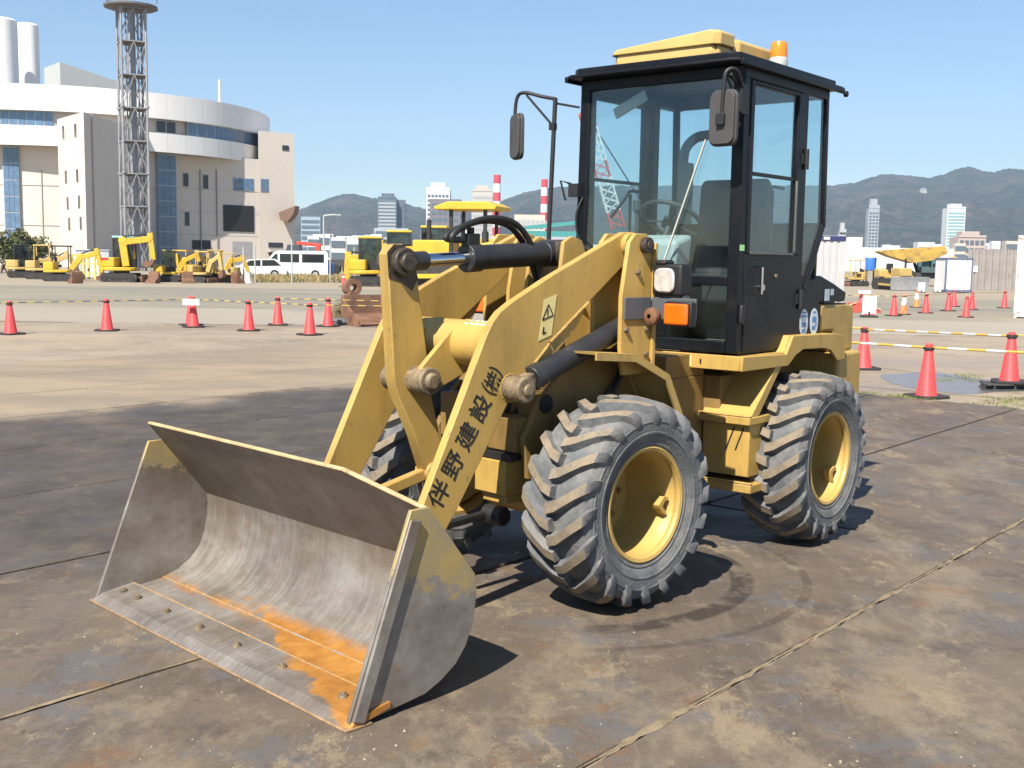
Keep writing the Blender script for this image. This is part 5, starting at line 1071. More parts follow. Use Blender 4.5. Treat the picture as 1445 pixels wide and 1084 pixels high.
# ------------------------------------------------------------------ vehicles by the building
M_car = mat('car_white', (.80, .80, .80), .28, var=.03, coat=.6); M_cg = mat('car_glass', (.02, .025, .03), .08, var=.2); M_tyr = mat('car_tyre', (.02, .02, .02), .8)
def car(loc, rz, label, L_, W_, H_, prof_, wins, name, cat):
    root = empty(name, loc, rz, label, cat)
    mb = MB(); mb.prism(prof_, -W_ / 2, W_ / 2); mb.build('body', M_car, root, bevel=.06, fix=True, seg=3)
    for (pl_) in wins:
        for sg in (1, -1): k = MB(); k.prism(pl_, sg * (W_ / 2 + .002), sg * (W_ / 2 + .012)); k.build('window', M_cg, root, fix=True, smooth=0)
    for x in (-L_ * .30, L_ * .31):
        for sg in (1, -1):
            k = MB(); k.cyl((x, sg * (W_ / 2 - .18), .32), (x, sg * (W_ / 2 + .012), .32), .32, n=20); w = k.build('wheel', M_tyr, root, bevel=.03)
            k = MB(); k.cyl((x, sg * (W_ / 2 + .012), .32), (x, sg * (W_ / 2 + .022), .32), .18, n=16); k.build('hubcap', M_ltgrey, w)
    return root
van_p = [(-2.3, .25), (2.25, .25), (2.3, .75), (2.15, 1.0), (1.45, 1.85), (1.2, 1.95), (-2.15, 1.98), (-2.3, 1.8)]
vv = car(gnd(416, 393, GZ), R(195), 'white minivan parked beside the building, facing left', 4.6, 1.7, 1.95, van_p, [[(2.0, 1.1), (1.42, 1.72), (1.25, 1.75), (1.25, 1.1)], [(1.1, 1.15), (1.1, 1.75), (-.25, 1.75), (-.25, 1.15)], [(-.45, 1.15), (-.45, 1.75), (-2.0, 1.75), (-2.0, 1.15)]], 'minivan', 'van')
k = MB(); k.box(-2.315, -2.30, -.7, .7, 1.15, 1.75); k.build('rear_window', M_cg, vv)
k = MB(); k.box(-2.318, -2.30, -.35, .35, .62, .80); k.build('number_plate', M_ltgrey, vv)
car_p = [(-2.1, .25), (2.1, .25), (2.15, .70), (1.1, .85), (.45, 1.32), (-1.3, 1.38), (-2.0, .95), (-2.15, .8)]
car(gnd(360, 393, GZ), R(198), 'white saloon car left of the minivan', 4.2, 1.65, 1.4, car_p, [[(.95, .88), (.42, 1.26), (-.3, 1.30), (-.3, .88)], [(-.4, .88), (-.4, 1.30), (-1.25, 1.31), (-1.7, .92)]], 'saloon_car', 'car')
# truck crane with red boom behind the minivan
g0 = gnd(440, 388, GZ); t = empty('crane_truck', (g0.x, g0.y + 6, GZ), R(185), 'dark truck with red folded crane boom behind the minivan', 'truck')
mb = MB(); mb.box(-3, 2.0, -1.05, 1.05, .7, 1.3); mb.build('truck_bed', M_iron, t); mb = MB(); mb.prism([(2.0, .6), (3.4, .6), (3.4, 1.5), (3.1, 2.6), (2.0, 2.6)], -1.05, 1.05); mb.build('truck_cab', mat('truck_dark', (.05, .06, .07), .5), t, bevel=.05, fix=True)
mb = MB(); mb.beam((.2, 0, 2.55), (2.4, 0, 2.75), .28, .30); mb.beam((.5, 0, 1.3), (.5, 0, 2.55), .4); mb.build('crane_boom', mat('crane_red', (.62, .06, .03), .5), t, bevel=.03)
for x in (-2.2, -1.1, 2.6):
    for sg in (1, -1): mb = MB(); mb.cyl((x, sg * .8, .45), (x, sg * 1.08, .45), .45, n=18); mb.build('wheel', M_tyr, t)
# blue tarpaulin bin
mb = MB(); mb.prism([(-.5, 0), (.5, 0), (.55, .7), (.35, .95), (-.2, 1.0), (-.55, .75)], -.45, .45); o = tag(mb.build('blue_bin', mat('tarp_blue', (.05, .22, .62), .6, var=.2), None, bevel=.06, fix=True), 'blue covered bin behind the wire fence right of the minivan', 'bin'); o.location = gnd(457, 393, GZ); o.scale = (1.3, 1, 1.35)

# fence posts with wires at the yard edge
for i, (px_, h) in enumerate(((344, 2.1), (360, 2.1), (412, 2.6), (466, 2.4), (489, 2.6), (500, 2.2), (515, 2.2))):
    g_ = gnd(px_, 399, GZ); mb = MB(); mb.cyl((0, 0, 0), (0, 0, h), .045, n=8); mb.cyl((0, 0, h), (0, 0, h + .03), .055, n=8); o = tag(mb.build('fence_post', M_ltgrey, None), 'thin grey fence post ' + ('in front of the white car nose', 'in front of the white car cabin', 'in front of the middle of the minivan', 'just right of the minivan and blue bin', 'at the red and white cone', 'between the distant cone and the excavator arm', 'nearest the cabbed excavator arm')[i], 'fence post', 'thin posts along the yard edge'); o.location = g_
sp = []; rn = random.Random(8)
for _ in range(150):
    g_ = gnd(rn.uniform(352, 520), rn.uniform(393, 399), GZ); sp.append((g_.x, g_.y))
tag(tuft_field('dry_grass', sp, .45, [M_dry, M_gr2, M_dry], 9, .5, 34), 'dry tan weeds along the fence by the minivan', 'grass')

# street lamp
def lamp(px_, py_, Y, top_py, label):
    b_ = at(px_, py_, Y); t_ = at(px_, top_py, Y); h = t_.z - GZ; mb = MB(); mb.tube(spline([(0, 0, 0), (0, 0, h * .5), (0, 0, h * .93), (.3, 0, h * .985), (1.3, 0, h)]), .09, 8); o = mb.build('street_lamp', M_ltgrey, None); o.location = (b_.x, Y, GZ); k = MB(); k.box(1.2, 2.0, -.14, .14, h - .06, h + .06); k.build('lamp_head', M_ltgrey, o); return tag(o, label, 'street lamp')
lamp(457, 370, 130, 303, 'grey street lamp standing right of the minivan')
# ================================================================== LARGE BUILDING ON THE LEFT
M_wp = mat('white_panel', (.80, .79, .77), .55, var=.04, scale=.3); M_beige = mat('beige_wall', (.60, .54, .475), .8, var=.05, scale=.2, dirt=((.53, .47, .42), .60, .5)); M_beige_d = mat('grey_beige_wall', (.40, .36, .33), .8, var=.05, scale=.2)
M_bg = mat('blue_window', (.10, .17, .27), .10, var=.25, scale=1.5); M_dkw = mat('dark_window', (.028, .030, .036), .2, var=.3); M_frame = mat('window_frame', (.42, .44, .46), .5)
CY_ = 156.0; BC = Vector((at(112, 360, CY_).x, CY_, GZ)); BR_ = 25.6
bld = empty('round_building', BC, 0, 'large round white and beige building with wide window bands behind the excavators', 'building')
def ang(px_, rad=BR_):                                # bearing on the drum that shows at this place
    d = ray(px_, 300); dx, dy = d.x, d.y; l = math.hypot(dx, dy); dx /= l; dy /= l
    b_ = dx * BC.x + dy * BC.y; c_ = BC.x ** 2 + BC.y ** 2 - rad ** 2; q = max(b_ * b_ - c_, 0.0); t = b_ - math.sqrt(q)
    return math.atan2(dy * t - BC.y, dx * t - BC.x)
def seg(mb, r0, r1, z0, z1, a0, a1, n=3, mi=0):
    for i in range(n):
        t0, t1 = a0 + (a1 - a0) * i / n, a0 + (a1 - a0) * (i + 1) / n
        p = lambda r, t, z: (r * math.cos(t), r * math.sin(t), z)
        mb.hexa([p(r0, t0, z0), p(r1, t0, z0), p(r1, t1, z0), p(r0, t1, z0)], [p(r0, t0, z1), p(r1, t0, z1), p(r1, t1, z1), p(r0, t1, z1)], mi)
    return mb
A0, A1 = R(-185), R(60)
Z0, Z1, Z2, Z3 = 13.6, 15.8, 17.5, 20.4
npan = 44; mbp = seg(MB(), BR_ - .6, BR_, Z2, Z3, 0, (A1 - A0) / npan - .0012, 3); pu = mbp.build('white_panel', M_wp, bld, fix=True)
mbp = seg(MB(), BR_ - .6, BR_, Z0, Z1, 0, (A1 - A0) / npan - .0012, 3); pd = mbp.build('white_panel', M_wp, bld, fix=True)
for pr_ in (pu, pd):
    for i in range(npan):
        o = pr_ if i == 0 else pr_.copy()
        if i: C.objects.link(o)
        o.rotation_euler = (0, 0, A0 + (A1 - A0) * i / npan)
mb = MB(); seg(mb, BR_ - 1.6, BR_ - .9, Z1 - .3, Z2 + .3, A0, A1, 60); seg(mb, 2, BR_ - .62, Z0 + .05, Z0 + .3, A0, A1, 40); seg(mb, 2, BR_ - .62, Z3 - .5, Z3 - .2, A0, A1, 40); mb.build('band_recess', M_beige_d, bld, fix=True)
mb = MB(); seg(mb, BR_ - 4, BR_ - 2.2, 0, Z0 + .1, A0, ang(251, BR_ - 2.2), 80); mb.build('drum_wall', M_beige, bld, fix=True)
def band(px0, px1, n_, z0, z1, rad, m, gap=.10, frame=True):
    t0, t1 = ang(px0, rad), ang(px1, rad)
    for i in range(n_):
        w = (t1 - t0) / n_; mb = MB(); seg(mb, rad, rad + .08, z0, z1, t0 + w * (i + gap / 2), t0 + w * (i + 1 - gap / 2), 2); mb.build('window', m, bld, fix=True, smooth=0)
    if frame: mb = MB(); seg(mb, rad - .05, rad + .04, z0 - .12, z1 + .12, t0, t1, 14); mb.build('window_frame', M_frame, bld, fix=True)
band(-30, 79, 9, Z1 + .1, Z2 - .1, BR_ - .85, M_bg); band(266, 358, 9, Z1 + .1, Z2 - .1, BR_ - .55, M_bg); band(222, 250, 2, Z1 + .2, Z2 - .2, BR_ - .85, M_dkw)
RW = BR_ - 2.15
for (a, b) in ((7, 29), (222, 249)):
    for z in range(7): band(a, b, 3, .6 + z * 1.85, .6 + z * 1.85 + 1.72, RW + .25, M_bg, .06, frame=False)
    mb = MB(); seg(mb, RW - .05, RW + .27, .3, Z0, ang(a, RW), ang(b, RW), 8); mb.build('bay_frame', M_frame, bld, fix=True)
def win(px_, py_, wpx, hpx, m, rad=RW, nm='window', n_=1):
    t0, t1 = ang(px_ - wpx / 2, rad), ang(px_ + wpx / 2, rad); tm_ = (t0 + t1) / 2
    Y = BC.y + rad * math.sin(tm_); za = at(px_, py_ + hpx / 2, Y).z - GZ; zb = at(px_, py_ - hpx / 2, Y).z - GZ
    for i in range(n_):
        w = (t1 - t0) / n_; mb = MB(); seg(mb, rad - .04, rad + .06, za, zb, t0 + w * (i + .04), t0 + w * (i + .96), 2); mb.build(nm, m, bld, fix=True, smooth=0)
    if n_ > 1 or nm == 'window': mb = MB(); seg(mb, rad - .03, rad + .045, za - .15, zb + .15, t0 - .004, t1 + .004, 3); mb.build('window_frame', M_frame, bld, fix=True)
win(60, 300, 1.2, 120, mat('drain_pipe', (.30, .27, .25), .7), nm='drain_pipe')
for z_ in (4.6, 9.2): mb = MB(); seg(mb, RW - .1, RW + .02, z_, z_ + .06, A0, ang(222, RW), 60); mb.build('wall_joint', M_beige_d, bld, fix=True)
# flat facade under the ring on the right
F0, F1 = at(249, 360, 142.3), at(415, 360, 152.5)
def on_f(px_, py_):
    d = ray(px_, py_); ex, ey = F1.x - F0.x, F1.y - F0.y; k = (F0.x * ey - F0.y * ex) / (d.x * ey - d.y * ex); return Vector((d.x * k - BC.x, d.y * k - BC.y, CAMH + d.z * k - GZ))
fn = Vector((F1.y - F0.y, -(F1.x - F0.x), 0)).normalized()
def fslab(px0, px1, py0, py1, m, nm, out=.06, back=.05):
    a, b_ = on_f(px0, (py0 + py1) / 2), on_f(px1, (py0 + py1) / 2); pm = (px0 + px1) / 2; zt, zb = on_f(pm, py0).z, on_f(pm, py1).z
    zb = max(zb, 0.0); q = [(a + fn * -back), (a + fn * out), (b_ + fn * out), (b_ + fn * -back)]
    mb = MB(); mb.hexa([Vector((p_.x, p_.y, zb)) for p_ in q], [Vector((p_.x, p_.y, zt)) for p_ in q]); return mb.build(nm, m, bld, fix=True, smooth=0)
zf = on_f(365, 236).z; a, b_ = on_f(247, 300), on_f(366, 300); c_, d_ = on_f(364.5, 300), on_f(415, 300); bk = fn * -7
mb = MB(); mb.hexa([Vector((p_.x, p_.y, 0)) for p_ in (a, b_, b_ + bk, a + bk)], [Vector((p_.x, p_.y, Z0 + .3)) for p_ in (a, b_, b_ + bk, a + bk)]); mb.build('facade_wall', M_beige, bld, fix=True, smooth=0)
zs_ = on_f(414, 189).z; bk2 = Vector((F1.x, F1.y, 0)).normalized() * 12
mb = MB(); mb.hexa([Vector((p_.x, p_.y, 0)) for p_ in (c_ + fn * .15, d_ + fn * .15, d_ + bk2, c_ + bk2)], [Vector((p_.x, p_.y, zs_)) for p_ in (c_ + fn * .15, d_ + fn * .15, d_ + bk2, c_ + bk2)]); mb.build('end_wall', M_beige, bld, fix=True, smooth=0)
for (px_, py_, w, h) in ((262, 254, 7, 18), (290, 257, 7, 19), (264, 309, 6, 19)): fslab(px_ - w / 2 - .8, px_ + w / 2 + .8, py_ - h / 2 - 1, py_ + h / 2 + 1, M_frame, 'window_frame', .05); fslab(px_ - w / 2, px_ + w / 2, py_ - h / 2, py_ + h / 2, M_dkw, 'window', .09)
fslab(328.5, 358, 251.5, 270, M_frame, 'window_frame', .05)
for k in range(4): fslab(329.5 + 7.1 * k, 335.8 + 7.1 * k, 252.5, 269, M_bg, 'window', .09)
fslab(366.5, 378, 252, 271, M_frame, 'window_frame', .20); fslab(367.2, 371.8, 253, 270, M_bg, 'window', .24); fslab(372.6, 377.2, 253, 270, M_bg, 'window', .24)
fslab(315, 358, 290, 327, M_ink, 'dark_panel', .10); fslab(271, 297, 339, 352, M_ink, 'loading_door', .06); fslab(328, 355, 341, 372, mat('roller_door', (.33, .32, .33), .6), 'roller_door', .06)
for px_ in (283, 306): fslab(px_ - .6, px_ + .6, 240, 372, mat('drain_pipe', (.30, .27, .25), .7), 'drain_pipe', .15)
for z_ in (268, 300, 332): fslab(250, 365, z_, z_ + .6, M_beige_d, 'wall_joint', .02)
for (px_, py_, w, h, m) in ((402, 209, 9, 7, M_dkw), (388, 346, 20, 7, M_dkw), (389, 364, 20, 16, M_ink)): fslab(px_ - w / 2, px_ + w / 2, py_ - h / 2, py_ + h / 2, m, 'window', .22)
fslab(376, 401, 352, 356, M_beige_d, 'door_canopy', 1.2)
# square stair tower standing out of the drum
P0 = at(123, 360, 117); P1 = at(86, 360, 124); P2 = at(214, 360, 137); P3 = P1 + (P2 - P0)
L_ = lambda v: Vector((v.x - BC.x, v.y - BC.y, 0))
zt = at(123, 158, 117).z - GZ
def quad_tower(pts, z0, z1, m, nm, bevel=0):
    mb = MB(); b4 = [L_(p_) + Vector((0, 0, z0)) for p_ in pts]; t4 = [L_(p_) + Vector((0, 0, z1)) for p_ in pts]; mb.hexa(b4, t4); return mb.build(nm, m, bld, fix=True, smooth=0)
quad_tower([P0, P2, P3, P1], 0, zt, M_beige, 'stair_tower')
nl = (P0 - P1); nl.z = 0; nl.normalize(); nn_ = Vector((nl.y, -nl.x, 0)); nn_ = nn_ if nn_.y < 0 else -nn_
for (px_, py_) in ((95, 187), (112, 184), (97, 250), (113, 248), (98.5, 287), (114.5, 285), (100, 316), (116, 315)):
    t = (px_ - 86) / 37.0; c = P1.lerp(P0, t * 1.0); z = at(px_, py_, c.y).z; mb = MB()
    ce = L_(c) + Vector((0, 0, z - GZ)) + nn_ * .03
    mb.beam(ce - Vector((0, 0, .62)), ce + Vector((0, 0, .62)), .50, .10, up=tuple(nn_)); mb.build('window', M_dkw, bld, fix=True, smooth=0)
    mb = MB(); mb.beam(ce - Vector((0, 0, .72)) - nn_ * .04, ce + Vector((0, 0, .72)) - nn_ * .04, .64, .10, up=tuple(nn_)); mb.build('window_frame', M_beige_d, bld, fix=True, smooth=0)
n2 = (P2 - P0); n2.z = 0; n2.normalize()
mb = MB(); q = P0.lerp(P2, .10); mb.beam(L_(q), L_(q) + Vector((0, 0, zt)), .25); mb.build('drain_pipe', M_beige_d, bld)
# slab on the right-hand end
S0 = at(364, 360, 141); S1 = at(415, 360, 140); S2 = S1 + Vector((-3.2, 14, 0)); S3 = S0 + Vector((-2, 14, 0))
c = at(405, 300, 150); mb = MB(); mb.prism([(c.x - BC.x - 1.0, c.z), (c.x - BC.x + 1.2, c.z + .9), (c.x - BC.x + .9, c.z - .2), (c.x - BC.x + .1, c.z - 1.2), (c.x - BC.x - .8, c.z - 1.0)], 149.5 - BC.y, 152.5 - BC.y); mb.build('brown_canopy', mat('canopy_brown', (.17, .10, .07), .7), bld, fix=True)
# grey block, antenna on the roof
G0 = at(70, 360, 185); G1 = at(92, 360, 180); G2 = at(172, 360, 186); h0, h1 = at(80, 90, 182).z, at(172, 115, 186).z
mb = MB(); pts = [L_(G0), L_(G1), L_(G2), L_(G2) + Vector((0, 12, 0)), L_(G0) + Vector((0, 14, 0))]; hs = [h0 - .2, h0, h1, h1, h0 - .2]
vs = pts + [p_ + Vector((0, 0, h)) for p_, h in zip(pts, hs)]; mb.add(vs, [(4, 3, 2, 1, 0), (5, 6, 7, 8, 9)] + [(i, (i + 1) % 5, 5 + (i + 1) % 5, 5 + i) for i in range(5)]); mb.build('roof_block', mat('pale_grey_cladding', (.42, .44, .43), .6, var=.05), bld, fix=True, smooth=0)
c = at(310, 150, 150); mb = MB(); mb.cyl((c.x - BC.x, -6, Z3 - .5), (c.x - BC.x, -6, Z3 + 3.6), .16, n=8); mb.build('antenna', M_wht, bld)
# white silos behind
for px_, top_py, wpx, Y, lab in ((9, 27, 48, 196, 'wide white silo at the left edge behind the round building'), (48, 34, 30, 206, 'narrower white silo right of the wide one')):
    b_ = at(px_, 360, Y); zt_ = at(px_, top_py, Y).z; r_ = wpx / 2 / 1600 * Y; mb = MB(); mb.lathe([(r_, 0), (r_, zt_ * .5), (r_ * 1.006, zt_ * .5 + .05), (r_, zt_ * .5 + .1), (r_, zt_ - .3), (r_ - .3, zt_), (0, zt_ + .2)], 40, 'z'); o = tag(mb.build('silo', M_wp, None, fix=True), lab, 'silo', 'white silos'); o.location = (b_.x, Y, GZ)
    p_ = MB(); p_.lathe([(r_ + .04, zt_ * .72), (r_ + .04, zt_ * .72 + .12)], 40, 'z'); p_.build('seam_ring', M_ltgrey, o)

# ------------------------------------------------------------------ lattice mast
Yt = 104.0; bt = at(192, 360, Yt); ht = at(190, 13, Yt).z; mast = empty('lattice_mast', (bt.x, Yt, GZ), R(28), 'grey lattice steel mast with a platform on top, in front of the round building', 'mast')
M_gal = mat('galvanised', (.30, .30, .31), .5, .3, var=.15, scale=2)
hw = 1.06; N_ = 8; zs = [ht * i / N_ for i in range(N_ + 1)]
cor = [(hw, hw), (-hw, hw), (-hw, -hw), (hw, -hw)]
for x, y in cor:
    mb = MB(); mb.cyl((x, y, 0), (x, y, ht), .105, n=8)
    for z in (ht * .375, ht * .625): mb.cyl((x, y, z), (x, y, z + .18), .20, n=10)
    mb.build('leg', M_gal, mast)
for i in range(N_):
    mb = MB()
    for k in range(4):
        a, b_ = cor[k], cor[(k + 1) % 4]; m_ = ((a[0] + b_[0]) / 2, (a[1] + b_[1]) / 2)
        mb.beam((*a, zs[i + 1]), (*b_, zs[i + 1]), .11); mb.beam((*a, zs[i]), (*m_, zs[i + 1]), .075); mb.beam((*b_, zs[i]), (*m_, zs[i + 1]), .075)
        mb.beam(((a[0] + m_[0]) / 2, (a[1] + m_[1]) / 2, (zs[i] + zs[i + 1]) / 2), (*a, zs[i + 1]), .06); mb.beam(((b_[0] + m_[0]) / 2, (b_[1] + m_[1]) / 2, (zs[i] + zs[i + 1]) / 2), (*b_, zs[i + 1]), .06)
    mb.build('bracing', M_gal, mast); mb = MB(); mb.box(-hw, hw, -hw, hw, zs[i + 1] - .12, zs[i + 1] - .06)
    if i < N_ - 1: mb.build('grating', mat('grating', (.13, .11, .10), .8), mast)
mb = MB(); mb.cyl((0, 0, 0), (0, 0, ht), .34, n=16); mb.cyl((.5, -.3, 0), (.5, -.3, ht), .09, n=8); mb.tube([(-.45, .2, 0), (-.45, .2, ht)], .07, 8); mb.build('core_pipe', M_gal, mast)
mb = MB(); mb.lathe([(0, ht), (2.0, ht), (2.35, ht + .1), (2.35, ht + .28), (0, ht + .28)], 12, 'z'); mb.build('platform', mat('platform_dark', (.12, .11, .11), .7), mast, fix=True)
for z in (.8, 1.3): mb = MB(); mb.lathe([(2.3, ht + z), (2.36, ht + z), (2.36, ht + z + .06), (2.3, ht + z + .06)], 12, 'z', closed=True); mb.build('handrail', M_gal, mast, fix=True)

# ------------------------------------------------------------------ shrub by the far left
M_lf = [mat('leaf_a', (.055, .075, .022), .8, var=.3), mat('leaf_b', (.10, .105, .03), .8, var=.3), mat('leaf_c', (.14, .10, .04), .8, var=.3)]
def shrub(loc, rx, h, label, n_=2600, seed=1):
    rn = random.Random(seed); root = empty('shrub', loc, 0, label, 'shrub', 'shrubs by the round building'); mb = MB(); cl = [(rn.gauss(0, rx * .45), rn.gauss(0, rx * .3), h * (.35 + .45 * rn.random()), rx * rn.uniform(.25, .45)) for _ in range(14)]
    for _ in range(n_):
        cx_, cy_, cz_, cr_ = rn.choice(cl); v = Vector((rn.gauss(0, 1), rn.gauss(0, 1), rn.gauss(0, 1))).normalized() * cr_ * rn.uniform(.6, 1.05); p_ = Vector((cx_, cy_, cz_)) + v * 1.0; p_.z = max(p_.z, .05)
        a = Vector((rn.gauss(0, 1), rn.gauss(0, 1), rn.gauss(0, 1))).normalized(); b_ = a.orthogonal().normalized(); s_ = rn.uniform(.08, .17); mb.add([p_ - a * s_, p_ + b_ * s_ * .5, p_ + a * s_, p_ - b_ * s_ * .5], [(0, 1, 2, 3)], rn.choice((0, 0, 0, 1, 1, 2)))
    mb.build('foliage', M_lf, root, smooth=0); k = MB()
    for i in range(5): c_ = cl[i]; k.cyl((rn.gauss(0, .2), rn.gauss(0, .2), 0), (c_[0], c_[1], c_[2]), .07, .03, n=6)
    k.build('trunk', mat('bark', (.10, .075, .05), .9), root); return root
shrub(at(8, 390, 84) * 1.0 - Vector((0, 0, at(8, 390, 84).z - GZ)), 2.0, 3.4, 'round green shrub at the far left edge', seed=1); shrub(at(42, 390, 86) - Vector((0, 0, at(42, 390, 86).z - GZ)), 1.9, 2.9, 'lower olive shrub behind the leftmost excavators', seed=2)

# ================================================================== MACHINES BEHIND THE LOADER BOOM
excavator(gnd(566, 402, GZ), R(186), 'yellow cabbed excavator behind the loader lift crank, arm to the left', True, 1.30, 0, (30, -86, -100), M_ey, False, (1.55, 1.35), roofm=M_ey)
excavator(gnd(520, 404, GZ), R(12), 'yellow excavator low behind the loader lift crank, boom to the right', True, 1.12, 0, (60, -70, -80), M_ey, False, (2.2, 1.3), roofm=M_ey, bend=60)
excavator(gnd(612, 404, GZ) + Vector((0, 5, 0)), R(172), 'large yellow excavator with roof above the tilt cylinder rod', True, 1.45, 0, (40, -80, -90), M_ey, False, (1.9, 1.4), roofm=M_ey)
excavator(gnd(712, 400, GZ) + Vector((0, 8, 0)), R(185), 'yellow excavator behind the right boom arm, boom to the left', True, 1.35, 0, (46, -60, -80), M_ey, False, (2.0, 1.2), roofm=M_ey)
def bulldozer(loc, rz, s, label, m, canopy=True):
    root = empty('bulldozer', loc, rz, label, 'bulldozer'); root.scale = (s, s, s)
    for sg in (1, -1):
        mb = MB(); pts = arc((1.3, .45), .45, -90, 90, 8) + arc((-1.2, .45), .45, 90, 270, 8); mb.prism(pts, sg * .65, sg * 1.15)
        for k in range(12): x = -1.35 + k * .24; mb.box(x, x + .1, min(sg * .64, sg * 1.16), max(sg * .64, sg * 1.16), -.02, .03); mb.box(x, x + .1, min(sg * .64, sg * 1.16), max(sg * .64, sg * 1.16), .88, .93)
        mb.build('track', M_trk, root)
    mb = MB(); mb.box(-1.5, 1.6, -.62, .62, .45, 1.1); mb.box(.2, 1.75, -.5, .5, 1.1, 1.75); mb.prism([(-1.6, 1.0), (-.6, 1.0), (-.6, 1.55), (-1.4, 1.7), (-1.6, 1.6)], -1.0, 1.0); mb.build('body', m, root, bevel=.05, fix=True)
    mb = MB(); mb.cyl((1.2, .2, 1.75), (1.2, .2, 2.5), .09, n=12); mb.build('exhaust', M_ek, root)
    mb = MB()
    for x in ((-1.15, .15) if canopy else ()):
        for y in (-.75, .75): mb = MB(); mb.box(x - .06, x + .06, y - .06, y + .06, 1.2, 2.95); mb.build('canopy_post', M_ek, root)
    mb = MB(); mb.prism([(-1.6, 2.85), (.7, 2.85), (.75, 2.95), (.2, 3.14), (-1.3, 3.14), (-1.65, 2.98)], -1.05, 1.05)
    if canopy: mb.build('canopy_roof', m, root, bevel=.03, fix=True)
    mb = MB(); mb.box(-.9, -.45, -.3, .3, 1.4, 1.6); mb.box(-1.0, -.88, -.3, .3, 1.5, 2.1); mb.build('seat', M_ek, root, bevel=.05)
    mb = MB(); mb.prism([(2.35, .05), (2.45, .05), (2.38, .5), (2.5, 1.05), (2.42, 1.08), (2.25, .55)], -1.6, 1.6); mb.build('blade', mat('blade_grey', (.32, .33, .34), .5, .3, var=.2), root, fix=True)
    for sg in (1, -1): mb = MB(); mb.beam((2.3, sg * 1.3, .4), (-.2, sg * 1.25, .45), .16); mb.build('push_arm', m, root)
    return root
bulldozer(gnd(650, 406, GZ), R(165), 1.50, 'yellow bulldozer with canopy roof seen above the tilt cylinder', M_ey)
bulldozer(gnd(1262, 409, GZ), R(-80), .82, 'small yellow bulldozer with wide grey blade in front of the dump truck', M_ey2, False)
g0 = gnd(700, 402, GZ) + Vector((0, 6, 0)); t = empty('site_cabin', g0, R(12), 'yellow framed cabin with pale green windows right of the bulldozer', 'cabin')
mb = MB()
for x in (-1.3, -.1, 1.3):
    for y in (-1.0, 1.0): mb.box(x - .09, x + .09, y - .09, y + .09, 0, 2.6)
mb.box(-1.5, 1.5, -1.15, 1.15, 2.5, 2.95); mb.box(-1.4, 1.4, -1.05, 1.05, 0, 1.45); mb.build('frame', M_ey, t, bevel=.03)
for x in (-.7, .6): mb = MB(); mb.box(x - .5, x + .5, -1.03, -1.01, 1.5, 2.45); mb.build('window', mat('green_window', (.30, .45, .42), .15, var=.2), t)

# ================================================================== RIGHT SIDE OF THE YARD
M_dump = mat('dumper_yellow', (.40, .26, .05), .6, var=.2, scale=1.5, dirt=((.20, .12, .05), .52, 2.))
g0 = gnd(1305, 404, GZ); t = empty('dump_truck', g0, R(172), 'large yellow dump truck with raised wedge shaped body', 'dump truck')
for x in (-1.6, 1.5):
    for sg in (1, -1):
        mb = MB(); mb.cyl((x, sg * .75, .65), (x, sg * 1.2, .65), .65, n=24); w = mb.build('wheel', M_tyr, t, bevel=.08); k = MB(); k.cyl((x, sg * 1.2, .65), (x, sg * 1.22, .65), .35, n=18); k.build('rim', M_dump, w)
mb = MB(); mb.box(-2.2, 2.3, -.6, .6, .6, 1.05); mb.build('chassis', M_iron, t); mb = MB(); mb.box(-1.9, -.7, -.95, .95, 1.05, 1.75); mb.prism([(-2.3, 1.05), (-1.5, 1.05), (-1.5, 1.5), (-2.2, 1.5)], -.9, .9); mb.build('engine_cover', M_dump, t, bevel=.05, fix=True)
mb = MB(); mb.box(-.6, .5, -.95, .95, 1.05, 1.5)
for x in (-.55, .45):
    for y in (-.9, .9): mb.box(x - .05, x + .05, y - .05, y + .05, 1.5, 2.5)
mb.box(-.65, .55, -1.0, 1.0, 2.5, 2.6); cf = mb.build('operator_cab', mat('cab_teal', (.06, .09, .10), .5), t, bevel=.02)
for sg in (1, -1): k = MB(); k.box(-.5, .4, sg * .93 - .01, sg * .93 + .01, 1.5, 2.5); k.build('window', M_dg, cf)
mb = MB(); pts = [(-1.3, 2.55), (-1.1, 3.1), (.9, 2.95), (3.6, 2.72), (3.75, 2.60), (2.9, 2.25), (1.2, 1.78), (-.2, 2.0)]
mb.prism(pts, -1.25, -1.17); mb.prism(pts, 1.17, 1.25); mb.prism([(-.2, 2.0), (1.2, 1.78), (2.9, 2.25), (3.75, 2.6), (3.7, 2.68), (2.85, 2.35), (1.2, 1.90), (-.2, 2.1)], -1.17, 1.17); mb.prism([(-1.3, 2.55), (-1.2, 2.55), (-.98, 3.1), (-1.1, 3.1)], -1.17, 1.17)
bd = mb.build('dump_body', M_dump, t, bevel=.02, fix=True)
for i, x in enumerate((0.2, 1.2, 2.2)): k = MB(); k.beam((x, -1.29, 2.0 + .12 * i), (x - .15, -1.29, 2.98 - .08 * i), .10); k.build('body_rib', M_dump, bd)
mb = MB(); mb.cyl((.6, 0, 1.0), (.9, 0, 1.85), .12, n=12); mb.build('hoist_ram', M_ek, t)
mb = MB(); mb.cyl((-2.0, .0, 1.6), (-1.9, .3, 2.1), .5, .45, n=16); mb.build('air_filter', M_dump, t)
